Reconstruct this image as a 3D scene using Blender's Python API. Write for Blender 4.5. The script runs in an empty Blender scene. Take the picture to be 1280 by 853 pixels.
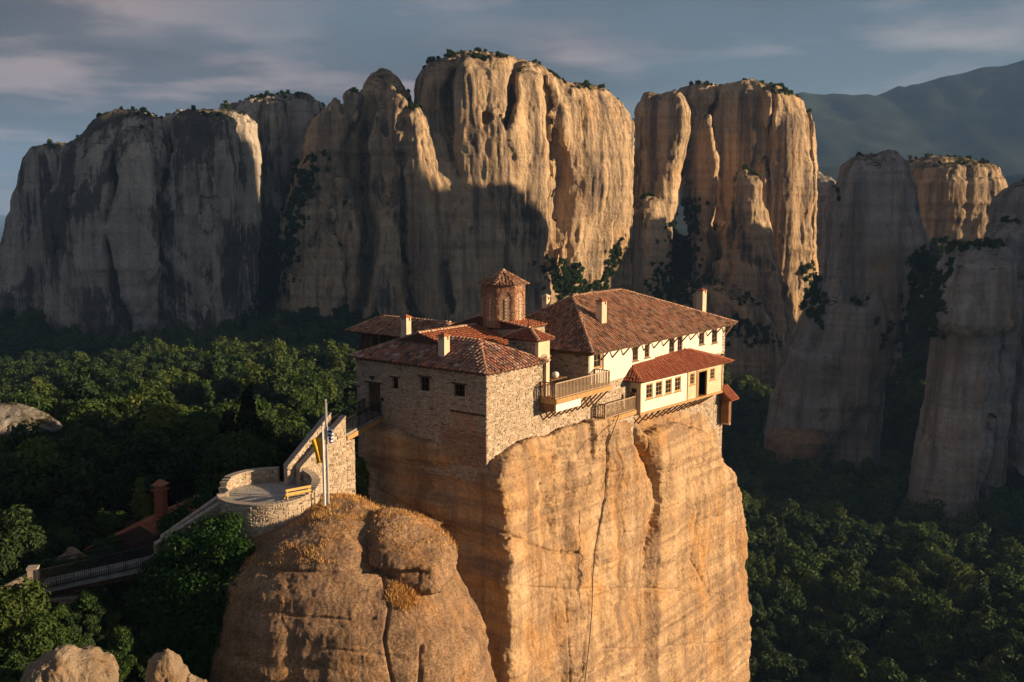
import bpy, math, random
import numpy as np
from mathutils import Vector
R = math.radians
rnd = random.Random(7)
NP = np.random.RandomState(11)
scene = bpy.context.scene
COL = scene.collection

# ---------------------------------------------------------------- camera
# The camera is the origin of heights: z = 0 is eye level, everything seen lies in front of it (+Y).
F = 1300.0
PITCH = math.atan(176.5 / F)
cam_d = bpy.data.cameras.new('camera')
cam_d.sensor_width = 36.0
cam_d.lens = F / 1280.0 * 36.0
cam_d.clip_start = 1.0
cam_d.clip_end = 60000.0
cam = bpy.data.objects.new('camera', cam_d)
cam.location = (0, 0, 0)
cam.rotation_euler = (R(90) - PITCH, 0, 0)
COL.objects.link(cam)
scene.camera = cam

# ---------------------------------------------------------------- sun, sky, exposure
SUN_EL, SUN_AZ = R(12.5), R(8.0)        # azimuth measured from +X towards -Y
sun_dir = Vector((math.cos(SUN_EL) * math.cos(SUN_AZ), -math.cos(SUN_EL) * math.sin(SUN_AZ), math.sin(SUN_EL)))
sl = bpy.data.lights.new('sun', 'SUN')
sl.energy = 5.0
sl.angle = R(0.5)
sl.color = (1.0, 0.715, 0.425)
so = bpy.data.objects.new('sun', sl)
so.rotation_euler = sun_dir.to_track_quat('Z', 'Y').to_euler()
COL.objects.link(so)

scene.view_settings.view_transform = 'Standard'
scene.view_settings.look = 'None'
scene.view_settings.exposure = 1.06
scene.view_settings.gamma = 1.0
scene.render.engine = 'CYCLES'
cy = scene.cycles
cy.max_bounces = 5
cy.diffuse_bounces = 3
cy.glossy_bounces = 2
cy.transmission_bounces = 2
cy.volume_bounces = 1
cy.use_denoising = True
cy.use_adaptive_sampling = True
cy.adaptive_threshold = 0.015

world = bpy.data.worlds.new('World')
scene.world = world
world.use_nodes = True

def build_world():
    nt = world.node_tree
    N, Lk = nt.nodes, nt.links
    N.clear()
    out = N.new('ShaderNodeOutputWorld')
    bg = N.new('ShaderNodeBackground')
    sky = N.new('ShaderNodeTexSky')
    sky.sky_type = 'NISHITA'
    sky.sun_disc = False
    sky.sun_elevation = SUN_EL
    sky.sun_rotation = R(90) + SUN_AZ
    sky.altitude = 500
    sky.air_density = 1.0
    sky.dust_density = 1.6
    sky.ozone_density = 1.0
    bg.inputs[1].default_value = 0.05
    # cloud layer: the view direction met with a plane overhead
    tc = N.new('ShaderNodeTexCoord')
    sep = N.new('ShaderNodeSeparateXYZ')
    Lk.new(tc.outputs['Generated'], sep.inputs[0])
    def m(op, a, b=None):
        n = N.new('ShaderNodeMath'); n.operation = op
        for i, v in enumerate((a, b)):
            if v is None: continue
            if isinstance(v, (int, float)): n.inputs[i].default_value = v
            else: Lk.new(v, n.inputs[i])
        return n.outputs[0]
    zz = m('ADD', m('MAXIMUM', sep.outputs[2], 0.0), 0.09)
    cx, cyy = m('DIVIDE', sep.outputs[0], zz), m('DIVIDE', sep.outputs[1], zz)
    comb = N.new('ShaderNodeCombineXYZ')
    Lk.new(cx, comb.inputs[0]); Lk.new(cyy, comb.inputs[1])
    def noise(scale, detail, rough, off):
        mp = N.new('ShaderNodeMapping')
        mp.inputs['Location'].default_value = off
        mp.inputs['Scale'].default_value = (1.0, 1.0, 1.0)
        Lk.new(comb.outputs[0], mp.inputs[0])
        n = N.new('ShaderNodeTexNoise')
        n.inputs['Scale'].default_value = scale
        n.inputs['Detail'].default_value = detail
        n.inputs['Roughness'].default_value = rough
        Lk.new(mp.outputs[0], n.inputs['Vector'])
        return n.outputs['Fac']
    def ramp(f, pts):
        r = N.new('ShaderNodeValToRGB')
        e = r.color_ramp.elements
        e[0].position, e[0].color = pts[0][0], pts[0][1]
        e[1].position, e[1].color = pts[-1][0], pts[-1][1]
        for p in pts[1:-1]:
            x = e.new(p[0]); x.color = p[1]
        Lk.new(f, r.inputs[0])
        return r.outputs[0]
    def mix(f, a, b):
        n = N.new('ShaderNodeMix'); n.data_type = 'RGBA'
        if isinstance(f, (int, float)): n.inputs[0].default_value = f
        else: Lk.new(f, n.inputs[0])
        for i, v in ((6, a), (7, b)):
            if isinstance(v, tuple): n.inputs[i].default_value = v
            else: Lk.new(v, n.inputs[i])
        return n.outputs[2]
    g = lambda v: (v, v, v, 1)
    # a broad cloud deck that thickens towards the west (-X), broken by streaks
    bank = m('ADD', noise(0.33, 3.0, 0.5, (3.1, 7.7, 0)), m('MULTIPLY', cx, -0.12))
    deck = ramp(bank, [(0.40, g(0)), (0.60, g(1))])
    tex = noise(1.1, 6.0, 0.55, (1.3, 0.4, 2.0))
    ccol = ramp(tex, [(0.36, (0.55, 0.56, 0.72, 1)), (0.50, (1.05, 0.90, 1.02, 1)), (0.64, (3.6, 2.6, 2.5, 1))])
    wisp = ramp(noise(0.8, 5.0, 0.55, (0.2, 5.2, 4.0)), [(0.53, g(0)), (0.70, g(0.85))])
    grey = mix(0.8, sky.outputs[0], (0.92, 1.2, 1.62, 1))          # a thin veil of high haze cloud
    c1 = mix(wisp, grey, (3.9, 3.5, 3.5, 1))
    c2 = mix(deck, c1, ccol)
    Lk.new(c2, bg.inputs[0])
    Lk.new(bg.outputs[0], out.inputs[0])
build_world()

# ---------------------------------------------------------------- from a place in the view to a place in the world
CP, SP = math.cos(PITCH), math.sin(PITCH)
def ray(px, py):
    u, v = (px - 640) / F, (426.5 - py) / F
    return np.array([u, CP + v * SP, -SP + v * CP])
def at(px, py, Y):
    d = ray(px, py)
    return d * (Y / d[1])
def zat(py, Y):
    return at(640, py, Y)[2]
def xat(px, py, Y):
    return at(px, py, Y)[0]
# local frame of the monastery: u runs along the white front, w runs back from it
AZ = R(37.3)
E1 = np.array([math.sin(AZ), math.cos(AZ), 0.0])
E2 = np.array([-math.cos(AZ), math.sin(AZ), 0.0])
A0 = at(608, 465, 72.0)
O0 = np.array([A0[0], A0[1], 0.0])
def Wd(u, w, z):
    p = O0 + u * E1 + w * E2
    return np.array([p[0], p[1], z])
def to_px(P):
    P = np.asarray(P)
    Z = P[..., 1] * CP - P[..., 2] * SP
    Y = P[..., 1] * SP + P[..., 2] * CP
    return 640 + F * P[..., 0] / Z, 426.5 - F * Y / Z, Z

# ---------------------------------------------------------------- objects, parts
def tag(o, label=None, cat=None, group=None, kind=None):
    if label: o['label'] = label
    if cat: o['category'] = cat
    if group: o['group'] = group
    if kind: o['kind'] = kind
    return o
WL = {}
def thing(name, label, cat, loc=(0, 0, 0), group=None):
    o = bpy.data.objects.new(name, None)
    o.empty_display_size = 0.5
    o.location = loc
    COL.objects.link(o)
    WL[o.name] = np.array(loc, float)
    return tag(o, label, cat, group)
def mesh_np(name, V, Fq, mat=None, smooth=False):
    """V (n,3) array, Fq list/array of equal or mixed polygons."""
    me = bpy.data.meshes.new(name)
    V = np.asarray(V, np.float32)
    me.vertices.add(len(V)); me.vertices.foreach_set('co', V.ravel())
    if isinstance(Fq, np.ndarray):
        n, k = Fq.shape
        me.loops.add(n * k); me.loops.foreach_set('vertex_index', Fq.astype(np.int32).ravel())
        me.polygons.add(n)
        me.polygons.foreach_set('loop_start', np.arange(0, n * k, k, dtype=np.int32))
        me.polygons.foreach_set('loop_total', np.full(n, k, np.int32))
    else:
        tot = np.array([len(f) for f in Fq], np.int32)
        me.loops.add(int(tot.sum()))
        me.loops.foreach_set('vertex_index', np.fromiter((i for f in Fq for i in f), np.int32))
        me.polygons.add(len(Fq))
        me.polygons.foreach_set('loop_start', np.concatenate([[0], np.cumsum(tot)[:-1]]).astype(np.int32))
        me.polygons.foreach_set('loop_total', tot)
    me.update(calc_edges=True)
    me.polygons.foreach_set('use_smooth', np.full(len(me.polygons), smooth, bool))
    if mat: me.materials.append(mat)
    return me
def link(name, me, parent=None, loc=(0, 0, 0)):
    o = bpy.data.objects.new(name, me)
    COL.objects.link(o)
    o.location = loc
    base = np.array([0., 0, 0])
    if parent is not None:
        o.parent = parent
        base = WL[parent.name]
    WL[o.name] = base + np.array(loc, float)
    return o
class MB:
    """collects polygons in world space; build() makes ONE mesh object of them."""
    def __init__(s): s.v, s.f = [], []
    def poly(s, pts):
        i = len(s.v); s.v.extend([tuple(p) for p in pts]); s.f.append(list(range(i, i + len(pts))))
    def hexa(s, b, t):
        """b: four bottom points (counter-clockwise from above), t: four top points"""
        i = len(s.v); s.v.extend([tuple(p) for p in b] + [tuple(p) for p in t])
        s.f += [[i+3, i+2, i+1, i], [i+4, i+5, i+6, i+7]]
        for k in range(4):
            n = (k + 1) % 4
            s.f.append([i+k, i+n, i+4+n, i+4+k])
    def prism(s, b, t):
        i = len(s.v); n = len(b); s.v.extend([tuple(p) for p in b] + [tuple(p) for p in t])
        s.f += [list(range(i+n-1, i-1, -1)), list(range(i+n, i+2*n))]
        for k in range(n):
            m = (k + 1) % n
            s.f.append([i+k, i+m, i+n+m, i+n+k])
    def bar(s, p, q, wx, wy=None, up=(0, 0, 1)):
        """a square bar from p to q"""
        wy = wx if wy is None else wy
        p, q = np.array(p, float), np.array(q, float)
        d = q - p; d = d / np.linalg.norm(d)
        up = np.array(up, float)
        if abs(d @ up) > 0.95: up = np.array(E1)
        x = np.cross(d, up); x /= np.linalg.norm(x)
        y = np.cross(x, d)
        c = [(-1, -1), (1, -1), (1, 1), (-1, 1)]
        s.hexa([p + x * a * wx / 2 + y * b * wy / 2 for a, b in c], [q + x * a * wx / 2 + y * b * wy / 2 for a, b in c])
    def tube(s, pts, rads, n=8):
        pts = [np.array(p, float) for p in pts]
        rings = []
        for k, p in enumerate(pts):
            d = pts[min(k + 1, len(pts) - 1)] - pts[max(k - 1, 0)]
            d /= np.linalg.norm(d) + 1e-9
            up = np.array([0, 0, 1.0]) if abs(d[2]) < 0.9 else np.array([1.0, 0, 0])
            x = np.cross(d, up); x /= np.linalg.norm(x); y = np.cross(d, x)
            r = rads[k] if hasattr(rads, '__len__') else rads
            i = len(s.v); rings.append(i)
            for a in range(n):
                t = 2 * math.pi * a / n
                s.v.append(tuple(p + r * (math.cos(t) * x + math.sin(t) * y)))
        for a, b in zip(rings, rings[1:]):
            for k in range(n):
                m = (k + 1) % n
                s.f.append([a+k, a+m, b+m, b+k])
        s.f.append([rings[0] + k for k in range(n)][::-1]); s.f.append([rings[-1] + k for k in range(n)])
    def build(s, name, mat, parent=None, label=None, kind=None, smooth=False, fix=True):
        base = WL[parent.name] if parent is not None else np.array([0., 0, 0])
        V = np.array(s.v, float)
        loc = np.array([0., 0, 0])
        if parent is None:
            loc = np.array([V[:, 0].mean(), V[:, 1].mean(), V[:, 2].min()])
        me = mesh_np(name, V - base - loc, s.f, mat, smooth)
        if fix:
            import bmesh
            b = bmesh.new(); b.from_mesh(me); bmesh.ops.recalc_face_normals(b, faces=b.faces[:]); b.to_mesh(me); b.free()
        o = link(name, me, parent, loc)
        if label: o['label'] = label
        if kind: o['kind'] = kind
        return o
BOX = {}
def piece(parent, name, pos, dims, mat, rotz=0.0, rot=None):
    """one small block: shares a unit-cube mesh between all blocks of one material"""
    if mat.name not in BOX:
        c = np.array([[x, y, z] for z in (-.5, .5) for x, y in ((-.5, -.5), (.5, -.5), (.5, .5), (-.5, .5))])
        BOX[mat.name] = mesh_np('block', c, np.array([[3, 2, 1, 0], [4, 5, 6, 7], [0, 1, 5, 4], [1, 2, 6, 5], [2, 3, 7, 6], [3, 0, 4, 7]]), mat)
    o = bpy.data.objects.new(name, BOX[mat.name])
    COL.objects.link(o)
    o.parent = parent
    o.location = np.array(pos, float) - WL[parent.name]
    o.rotation_euler = rot if rot is not None else (0, 0, rotz)
    o.scale = dims
    return o
ROT_U = math.atan2(E1[1], E1[0])     # yaw that lays a block's x along u
# ---------------------------------------------------------------- noise and implicit-surface tools
_lat = np.random.RandomState(3).rand(64, 64, 64).astype(np.float32) * 2 - 1
def vnoise(x, y, z):
    """value noise in -1..1, arrays broadcast"""
    x, y, z = np.broadcast_arrays(np.asarray(x, np.float32), np.asarray(y, np.float32), np.asarray(z, np.float32))
    xi, yi, zi = np.floor(x).astype(np.int32), np.floor(y).astype(np.int32), np.floor(z).astype(np.int32)
    fx, fy, fz = x - xi, y - yi, z - zi
    fx, fy, fz = fx*fx*(3-2*fx), fy*fy*(3-2*fy), fz*fz*(3-2*fz)
    x0, y0, z0 = xi & 63, yi & 63, zi & 63
    x1, y1, z1 = (xi+1) & 63, (yi+1) & 63, (zi+1) & 63
    L = _lat
    def lerp(a, b, t): return a + (b - a) * t
    a = lerp(lerp(L[x0, y0, z0], L[x1, y0, z0], fx), lerp(L[x0, y1, z0], L[x1, y1, z0], fx), fy)
    b = lerp(lerp(L[x0, y0, z1], L[x1, y0, z1], fx), lerp(L[x0, y1, z1], L[x1, y1, z1], fx), fy)
    return lerp(a, b, fz)
def fbm(x, y, z, octv=3, gain=0.5):
    s, a, f = 0, 1.0, 1.0
    for k in range(octv):
        s = s + a * vnoise(x*f + 17.3*k, y*f + 5.1*k, z*f + 9.7*k)
        a *= gain; f *= 2.03
    return s
def smin(a, b, k):
    h = np.clip(0.5 + 0.5*(b - a)/k, 0, 1)
    return b + (a - b)*h - k*h*(1 - h)
def smax(a, b, k): return -smin(-a, -b, k)
def surface_nets(d, o, h):
    """d: sampled distance grid, o: origin, h: spacing -> vertices, quads"""
    s = d < 0
    c = [(i, j, k) for i in (0, 1) for j in (0, 1) for k in (0, 1)]
    nx, ny, nz = d.shape
    cnt = np.zeros((nx-1, ny-1, nz-1), np.int8)
    for i, j, k in c: cnt += s[i:nx-1+i, j:ny-1+j, k:nz-1+k]
    I, J, K = np.nonzero((cnt > 0) & (cnt < 8))
    cv = {q: d[I+q[0], J+q[1], K+q[2]] for q in c}
    P = np.zeros((len(I), 3), np.float32); n = np.zeros(len(I), np.float32)
    for a in c:
        for ax in range(3):
            if a[ax]: continue
            b = list(a); b[ax] = 1; b = tuple(b)
            va, vb = cv[a], cv[b]
            m = (va < 0) != (vb < 0)
            t = va[m] / (va[m] - vb[m])
            for q in range(3):
                P[m, q] += (t if q == ax else a[q])
            n[m] += 1
    P = P / n[:, None]
    V = (P + np.stack([I, J, K], 1)) * h + np.asarray(o)
    idx = np.full((nx-1, ny-1, nz-1), -1, np.int64); idx[I, J, K] = np.arange(len(I))
    Q = []
    sl_ = lambda ax, a: tuple(slice(None) if q != ax else a for q in range(3))
    for ax in range(3):
        lo, hi = s[sl_(ax, slice(0, -1))], s[sl_(ax, slice(1, None))]
        e = lo != hi
        o1, o2 = [(1, 2), (2, 0), (0, 1)][ax]
        m = e.copy()
        for q in (o1, o2):
            m[sl_(q, 0)] = False; m[sl_(q, -1)] = False
        E = np.array(np.nonzero(m)).T
        if not len(E): continue
        d1 = np.zeros(3, int); d1[o1] = 1; d2 = np.zeros(3, int); d2[o2] = 1
        q4 = [E, E - d1, E - d1 - d2, E - d2]
        F4 = np.stack([idx[p[:, 0], p[:, 1], p[:, 2]] for p in q4], 1)
        inside = s[E[:, 0], E[:, 1], E[:, 2]]
        F4[~inside] = F4[~inside][:, ::-1]
        Q.append(F4)
    return V, np.concatenate(Q)
def vnormals(V, Q):
    n = np.cross(V[Q[:, 2]] - V[Q[:, 0]], V[Q[:, 3]] - V[Q[:, 1]])
    N = np.zeros_like(V)
    for k in range(4): 
        for a in range(3): N[:, a] += np.bincount(Q[:, k], n[:, a], len(V))
    return N / (np.linalg.norm(N, axis=1, keepdims=True) + 1e-9)
def compact(V, Q):
    u, inv = np.unique(Q.ravel(), return_inverse=True)
    return V[u], inv.reshape(Q.shape)
def smooth_mesh(V, Q, it=1, f=0.5):
    for _ in range(it):
        S = np.zeros_like(V); n = np.zeros(len(V))
        for k in range(4):
            a, b = Q[:, k], Q[:, (k+1) % 4]
            for q in range(3): S[:, q] += np.bincount(a, V[b, q], len(V))
            n += np.bincount(a, minlength=len(V))
        V = V + f * (S / np.maximum(n, 1)[:, None] - V)
    return V
def subdivide(V, Q):
    a = Q.ravel(); b = np.roll(Q, -1, 1).ravel()
    key = np.minimum(a, b).astype(np.int64) * len(V) + np.maximum(a, b)
    u, first, inv = np.unique(key, return_index=True, return_inverse=True)
    em = (V[a[first]] + V[b[first]]) / 2
    fm = V[Q].mean(1)
    n, ne = len(V), len(u)
    ei = (inv + n).reshape(Q.shape); fi = np.arange(len(Q)) + n + ne
    out = [np.stack([Q[:, k], ei[:, k], fi, ei[:, k-1]], 1) for k in range(4)]
    return np.concatenate([V, em, fm]), np.concatenate(out)
# ---------------------------------------------------------------- materials
class Mat:
    def __init__(s, name, rough=0.9, spec=0.2):
        s.m = bpy.data.materials.new(name); s.m.use_nodes = True
        s.nt = s.m.node_tree; s.N, s.L = s.nt.nodes, s.nt.links
        s.b = s.N['Principled BSDF']
        s.b.inputs['Roughness'].default_value = rough
        s.b.inputs['Specular IOR Level'].default_value = spec
        s._pos = None
    def set(s, sock, v):
        if isinstance(v, bpy.types.NodeSocket): s.L.new(v, sock)
        elif isinstance(v, tuple) and len(v) == 3 and sock.type == 'RGBA': sock.default_value = (*v, 1)
        else: sock.default_value = v
    def pos(s, scale=(1, 1, 1), loc=(0, 0, 0)):
        if s._pos is None: s._pos = s.N.new('ShaderNodeNewGeometry')
        n = s.N.new('ShaderNodeMapping')
        n.inputs['Scale'].default_value = scale; n.inputs['Location'].default_value = loc
        s.L.new(s._pos.outputs['Position'], n.inputs[0])
        return n.outputs[0]
    def island(s):
        if s._pos is None: s._pos = s.N.new('ShaderNodeNewGeometry')
        return s._pos.outputs['Random Per Island']
    def normal_z(s):
        if s._pos is None: s._pos = s.N.new('ShaderNodeNewGeometry')
        x = s.N.new('ShaderNodeSeparateXYZ'); s.L.new(s._pos.outputs['True Normal'], x.inputs[0])
        return x.outputs[2]
    def objrand(s):
        return s.N.new('ShaderNodeObjectInfo').outputs['Random']
    def noise(s, scale=(1, 1, 1), detail=5, rough=0.55, loc=(0, 0, 0), dist=0.0):
        n = s.N.new('ShaderNodeTexNoise'); n.inputs['Scale'].default_value = 1.0
        n.inputs['Detail'].default_value = detail; n.inputs['Roughness'].default_value = rough
        n.inputs['Distortion'].default_value = dist
        s.L.new(s.pos(scale, loc), n.inputs['Vector'])
        return n.outputs['Fac']
    def voro(s, scale, feature='F1', rnd_=1.0, out='Distance'):
        n = s.N.new('ShaderNodeTexVoronoi'); n.feature = feature; n.inputs['Scale'].default_value = 1.0
        n.inputs['Randomness'].default_value = rnd_
        s.L.new(s.pos(scale), n.inputs['Vector'])
        return n.outputs[out]
    def ramp(s, f, pts):
        r = s.N.new('ShaderNodeValToRGB'); e = r.color_ramp.elements
        col = lambda c: (c, c, c, 1) if isinstance(c, (int, float)) else (*c, 1)
        e[0].position, e[0].color = pts[0][0], col(pts[0][1])
        e[1].position, e[1].color = pts[-1][0], col(pts[-1][1])
        for p in pts[1:-1]:
            x = e.new(p[0]); x.color = col(p[1])
        s.L.new(f, r.inputs[0])
        return r.outputs[0]
    def mix(s, f, a, b, mode='MIX'):
        n = s.N.new('ShaderNodeMix'); n.data_type = 'RGBA'; n.blend_type = mode
        s.set(n.inputs[0], f); s.set(n.inputs[6], a); s.set(n.inputs[7], b)
        return n.outputs[2]
    def math(s, op, a, b=0.0):
        n = s.N.new('ShaderNodeMath'); n.operation = op
        s.set(n.inputs[0], a); s.set(n.inputs[1], b)
        return n.outputs[0]
    def bump(s, h, strength=0.5, dist=0.1, chain=None):
        n = s.N.new('ShaderNodeBump'); n.inputs['Strength'].default_value = strength; n.inputs['Distance'].default_value = dist
        s.L.new(h, n.inputs['Height'])
        if chain is not None: s.L.new(chain, n.inputs['Normal'])
        s.L.new(n.outputs[0], s.b.inputs['Normal'])
        return n.outputs[0]
    def color(s, c): s.set(s.b.inputs['Base Color'], c); return s

def rock_mat(name, S, light, mid, dark, stain=0.5, ochre=None, strata=1.0, bump=0.6, streak=(0.45, 0.6), soot=None, green=None, pebble=0.0, crackw=0.0):
    """S: metres of the main colour patches"""
    m = Mat(name, 0.93, 0.12)
    base = m.ramp(m.noise((1/S, 1/S, 0.6/S), 8, 0.6), [(0.33, mid), (0.62, light)])
    # beds: thin level bands
    if strata:
        bed = m.noise((0.12/S, 0.12/S, 5.5/S), 5, 0.6, (3, 1, 0))
        base = m.mix(m.math('MULTIPLY', m.ramp(bed, [(0.42, 0.0), (0.62, 1.0)]), 0.45*strata), base, dark)
        bed2 = m.noise((0.3/S, 0.3/S, 22/S), 3, 0.6, (7, 1, 0))
        base = m.mix(m.math('MULTIPLY', m.ramp(bed2, [(0.5, 0.0), (0.66, 1.0)]), 0.3*strata), base, mid)
    if ochre:
        base = m.mix(m.ramp(m.noise((1.3/S, 1.3/S, 0.9/S), 5, 0.6, (11, 4, 2)), [(0.5, 0.0), (0.7, 0.85)]), base, ochre)
    # water streaks: long dark and pale stains down the face
    st = m.noise((3.2/S, 3.2/S, 0.12/S), 6, 0.62, (0, 5, 0))
    base = m.mix(m.math('MULTIPLY', m.ramp(st, [(streak[0], 0.0), (streak[1]+0.05, 1.0)]), stain), base, dark)
    st2 = m.noise((4.5/S, 4.5/S, 0.2/S), 4, 0.6, (9, 5, 4))
    base = m.mix(m.math('MULTIPLY', m.ramp(st2, [(0.55, 0.0), (0.7, 1.0)]), 0.35), base, light)
    if soot:
        so_ = m.noise((0.75/S, 0.75/S, 0.42/S), 9, 0.62, soot[2:5], 0.6)
        run = m.noise((7/S, 7/S, 0.5/S), 6, 0.7, (1, 2, 9))
        so_ = m.math('ADD', so_, m.math('MULTIPLY', m.math('SUBTRACT', run, 0.5), 0.55))
        base = m.mix(m.ramp(so_, [(soot[0], 0.0), (soot[1], 0.85)]), base, (0.06, 0.055, 0.052))
    if green:
        base = m.mix(m.math('MULTIPLY', m.ramp(m.normal_z(), [(0.55, 0.0), (0.8, 1.0)]),
                            m.ramp(m.noise((3/S, 3/S, 3/S), 6, 0.65), [(0.4, 0.0), (0.55, 1.0)])), base, green)
    # pebbly conglomerate grain
    gr = m.noise((26/S, 26/S, 26/S), 6, 0.7)
    base = m.mix(0.5, base, m.ramp(gr, [(0.3, (0.45, 0.42, 0.4)), (0.65, (1.15, 1.13, 1.1))]), 'MULTIPLY')
    m.color(m.mix(0.25, base, (0.8, 0.8, 0.8), 'DIVIDE') if False else base)
    if crackw:
        v = m.N.new('ShaderNodeTexVoronoi'); v.feature = 'DISTANCE_TO_EDGE'; v.inputs['Scale'].default_value = 1.0
        wob = m.N.new('ShaderNodeVectorMath'); wob.operation = 'ADD'
        nz = m.N.new('ShaderNodeTexNoise'); nz.inputs['Scale'].default_value = 2.2; nz.inputs['Detail'].default_value = 4
        cp_ = m.pos((2.2/S, 2.2/S, 0.55/S)); m.L.new(cp_, nz.inputs['Vector'])
        sc_ = m.N.new('ShaderNodeVectorMath'); sc_.operation = 'SCALE'; sc_.inputs['Scale'].default_value = 0.55; m.L.new(nz.outputs['Color'], sc_.inputs[0])
        m.L.new(cp_, wob.inputs[0]); m.L.new(sc_.outputs[0], wob.inputs[1]); m.L.new(wob.outputs[0], v.inputs['Vector'])
        ln = m.ramp(v.outputs['Distance'], [(0.0, 1.0), (0.022, 0.0)])
        ln = m.math('MULTIPLY', ln, m.ramp(m.noise((1.6/S, 1.6/S, 0.8/S), 3, 0.5, (4, 4, 4)), [(0.42, 0.0), (0.6, crackw)]))
        base = m.mix(ln, base, (0.05, 0.045, 0.04))
    if pebble:
        pc = m.ramp(m.voro((42/S, 42/S, 46/S), out='Color'), [(0.25, (0.55, 0.5, 0.46)), (0.5, (1, 1, 1)), (0.72, (1, 1, 1)), (0.9, (1.45, 1.4, 1.35))])
        m.color(m.mix(pebble, base, pc, 'MULTIPLY'))
    b1 = m.bump(m.noise((9/S, 9/S, 7/S), 9, 0.68), bump, 0.11*S)
    pit = m.ramp(m.voro((16/S, 16/S, 20/S)), [(0.0, 0.0), (0.32, 1.0)])
    pm = m.ramp(m.noise((2/S, 2/S, 2/S), 3), [(0.5, 1.0), (0.62, 0.0)])
    m.bump(m.mix(pm, pit, (1, 1, 1)), bump*0.35, 0.025*S, b1)
    return m.m

def plain(name, c, rough=0.8, var=0.15, scale=6.0, spec=0.25, bump=0.0, metal=0.0, stretch=(1, 1, 1)):
    m = Mat(name, rough, spec)
    sc = tuple(scale*k for k in stretch)
    n = m.noise(sc, 6, 0.6)
    lo = tuple(max(0.0, x*(1-var*1.6)) for x in c); hi = tuple(min(1.0, x*(1+var)) for x in c)
    m.color(m.ramp(n, [(0.3, lo), (0.7, hi)]))
    m.b.inputs['Metallic'].default_value = metal
    if bump: m.bump(n, bump, 0.05)
    return m.m
def pieces_mat(name, cols, rough=0.9, spots=0.35, scale=8.0, obj=False, bump=0.4):
    """every separate piece of the mesh (a stone, a tile) takes its own colour"""
    m = Mat(name, rough, 0.15)
    n = len(cols)
    c = m.ramp(m.objrand() if obj else m.island(), [(i/(n-1)*0.98 + 0.01, q) for i, q in enumerate(cols)])
    g = m.noise((scale,)*3, 6, 0.65)
    c = m.mix(spots, c, m.ramp(g, [(0.3, (0.35, 0.33, 0.32)), (0.65, (1, 1, 1))]), 'MULTIPLY')
    m.color(c)
    if bump: m.bump(g, bump, 0.04)
    return m.m

def leaf_mat(name, lo, hi, rough=0.55, trans=0.32):
    m = Mat(name, rough, 0.12)
    c = m.ramp(m.objrand(), [(0.0, lo), (1.0, hi)])
    v = m.ramp(m.island(), [(0.0, (0.62, 0.66, 0.6)), (1.0, (1.25, 1.2, 1.0))])
    c = m.mix(1.0, c, v, 'MULTIPLY')
    m.color(c)
    tr = m.N.new('ShaderNodeBsdfTranslucent'); m.L.new(c, tr.inputs[0])
    mx = m.N.new('ShaderNodeMixShader'); mx.inputs[0].default_value = trans
    out = [n for n in m.N if n.type == 'OUTPUT_MATERIAL'][0]
    m.L.new(m.b.outputs[0], mx.inputs[1]); m.L.new(tr.outputs[0], mx.inputs[2]); m.L.new(mx.outputs[0], out.inputs[0])
    return m.m

M = {}
M['cliff'] = rock_mat('pale cliff rock', 20, (0.72, 0.54, 0.345), (0.50, 0.37, 0.245), (0.15, 0.12, 0.10), 0.95, (0.52, 0.33, 0.17), 0.6, 0.9, soot=(0.57, 0.66, 5.3, 1.0, 0.2), crackw=0.8, green=(0.10, 0.09, 0.035))
M['cliff_soot'] = rock_mat('cliff rock with black stains', 20, (0.60, 0.535, 0.45), (0.44, 0.395, 0.34), (0.19, 0.17, 0.155), 0.6, None, 0.45, 0.8, crackw=0.8, soot=(0.485, 0.57, 2.3, 0.0, 1.2), green=(0.10, 0.09, 0.04))
M['pillar'] = rock_mat('grey pillar rock', 18, (0.49, 0.455, 0.425), (0.33, 0.31, 0.29), (0.14, 0.13, 0.123), 0.85, (0.34, 0.25, 0.16), 0.8, 0.8, crackw=0.7, green=(0.08, 0.07, 0.03))
M['hero'] = rock_mat('banded ochre rock', 5.0, (0.61, 0.445, 0.28), (0.46, 0.305, 0.17), (0.20, 0.135, 0.095), 0.75, (0.55, 0.30, 0.11), 1.5, 0.45, streak=(0.45, 0.58), pebble=0.3)
M['flagrock'] = rock_mat('pitted brown rock', 4.0, (0.41, 0.28, 0.175), (0.27, 0.175, 0.11), (0.12, 0.08, 0.06), 0.5, (0.45, 0.24, 0.09), 0.9, 0.55, pebble=0.75)
M['boulder'] = rock_mat('lichened boulder rock', 2.5, (0.42, 0.34, 0.25), (0.27, 0.20, 0.14), (0.12, 0.10, 0.08), 0.45, (0.40, 0.24, 0.10), 0.2, 0.9, pebble=0.4)
M['ground'] = plain('forest floor', (0.05, 0.052, 0.026), 1.0, 0.5, 0.25, 0.05, 0.5)
M['hill'] = plain('wooded mountain', (0.028, 0.036, 0.026), 1.0, 0.45, 0.012, 0.05, 0.0)
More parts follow.
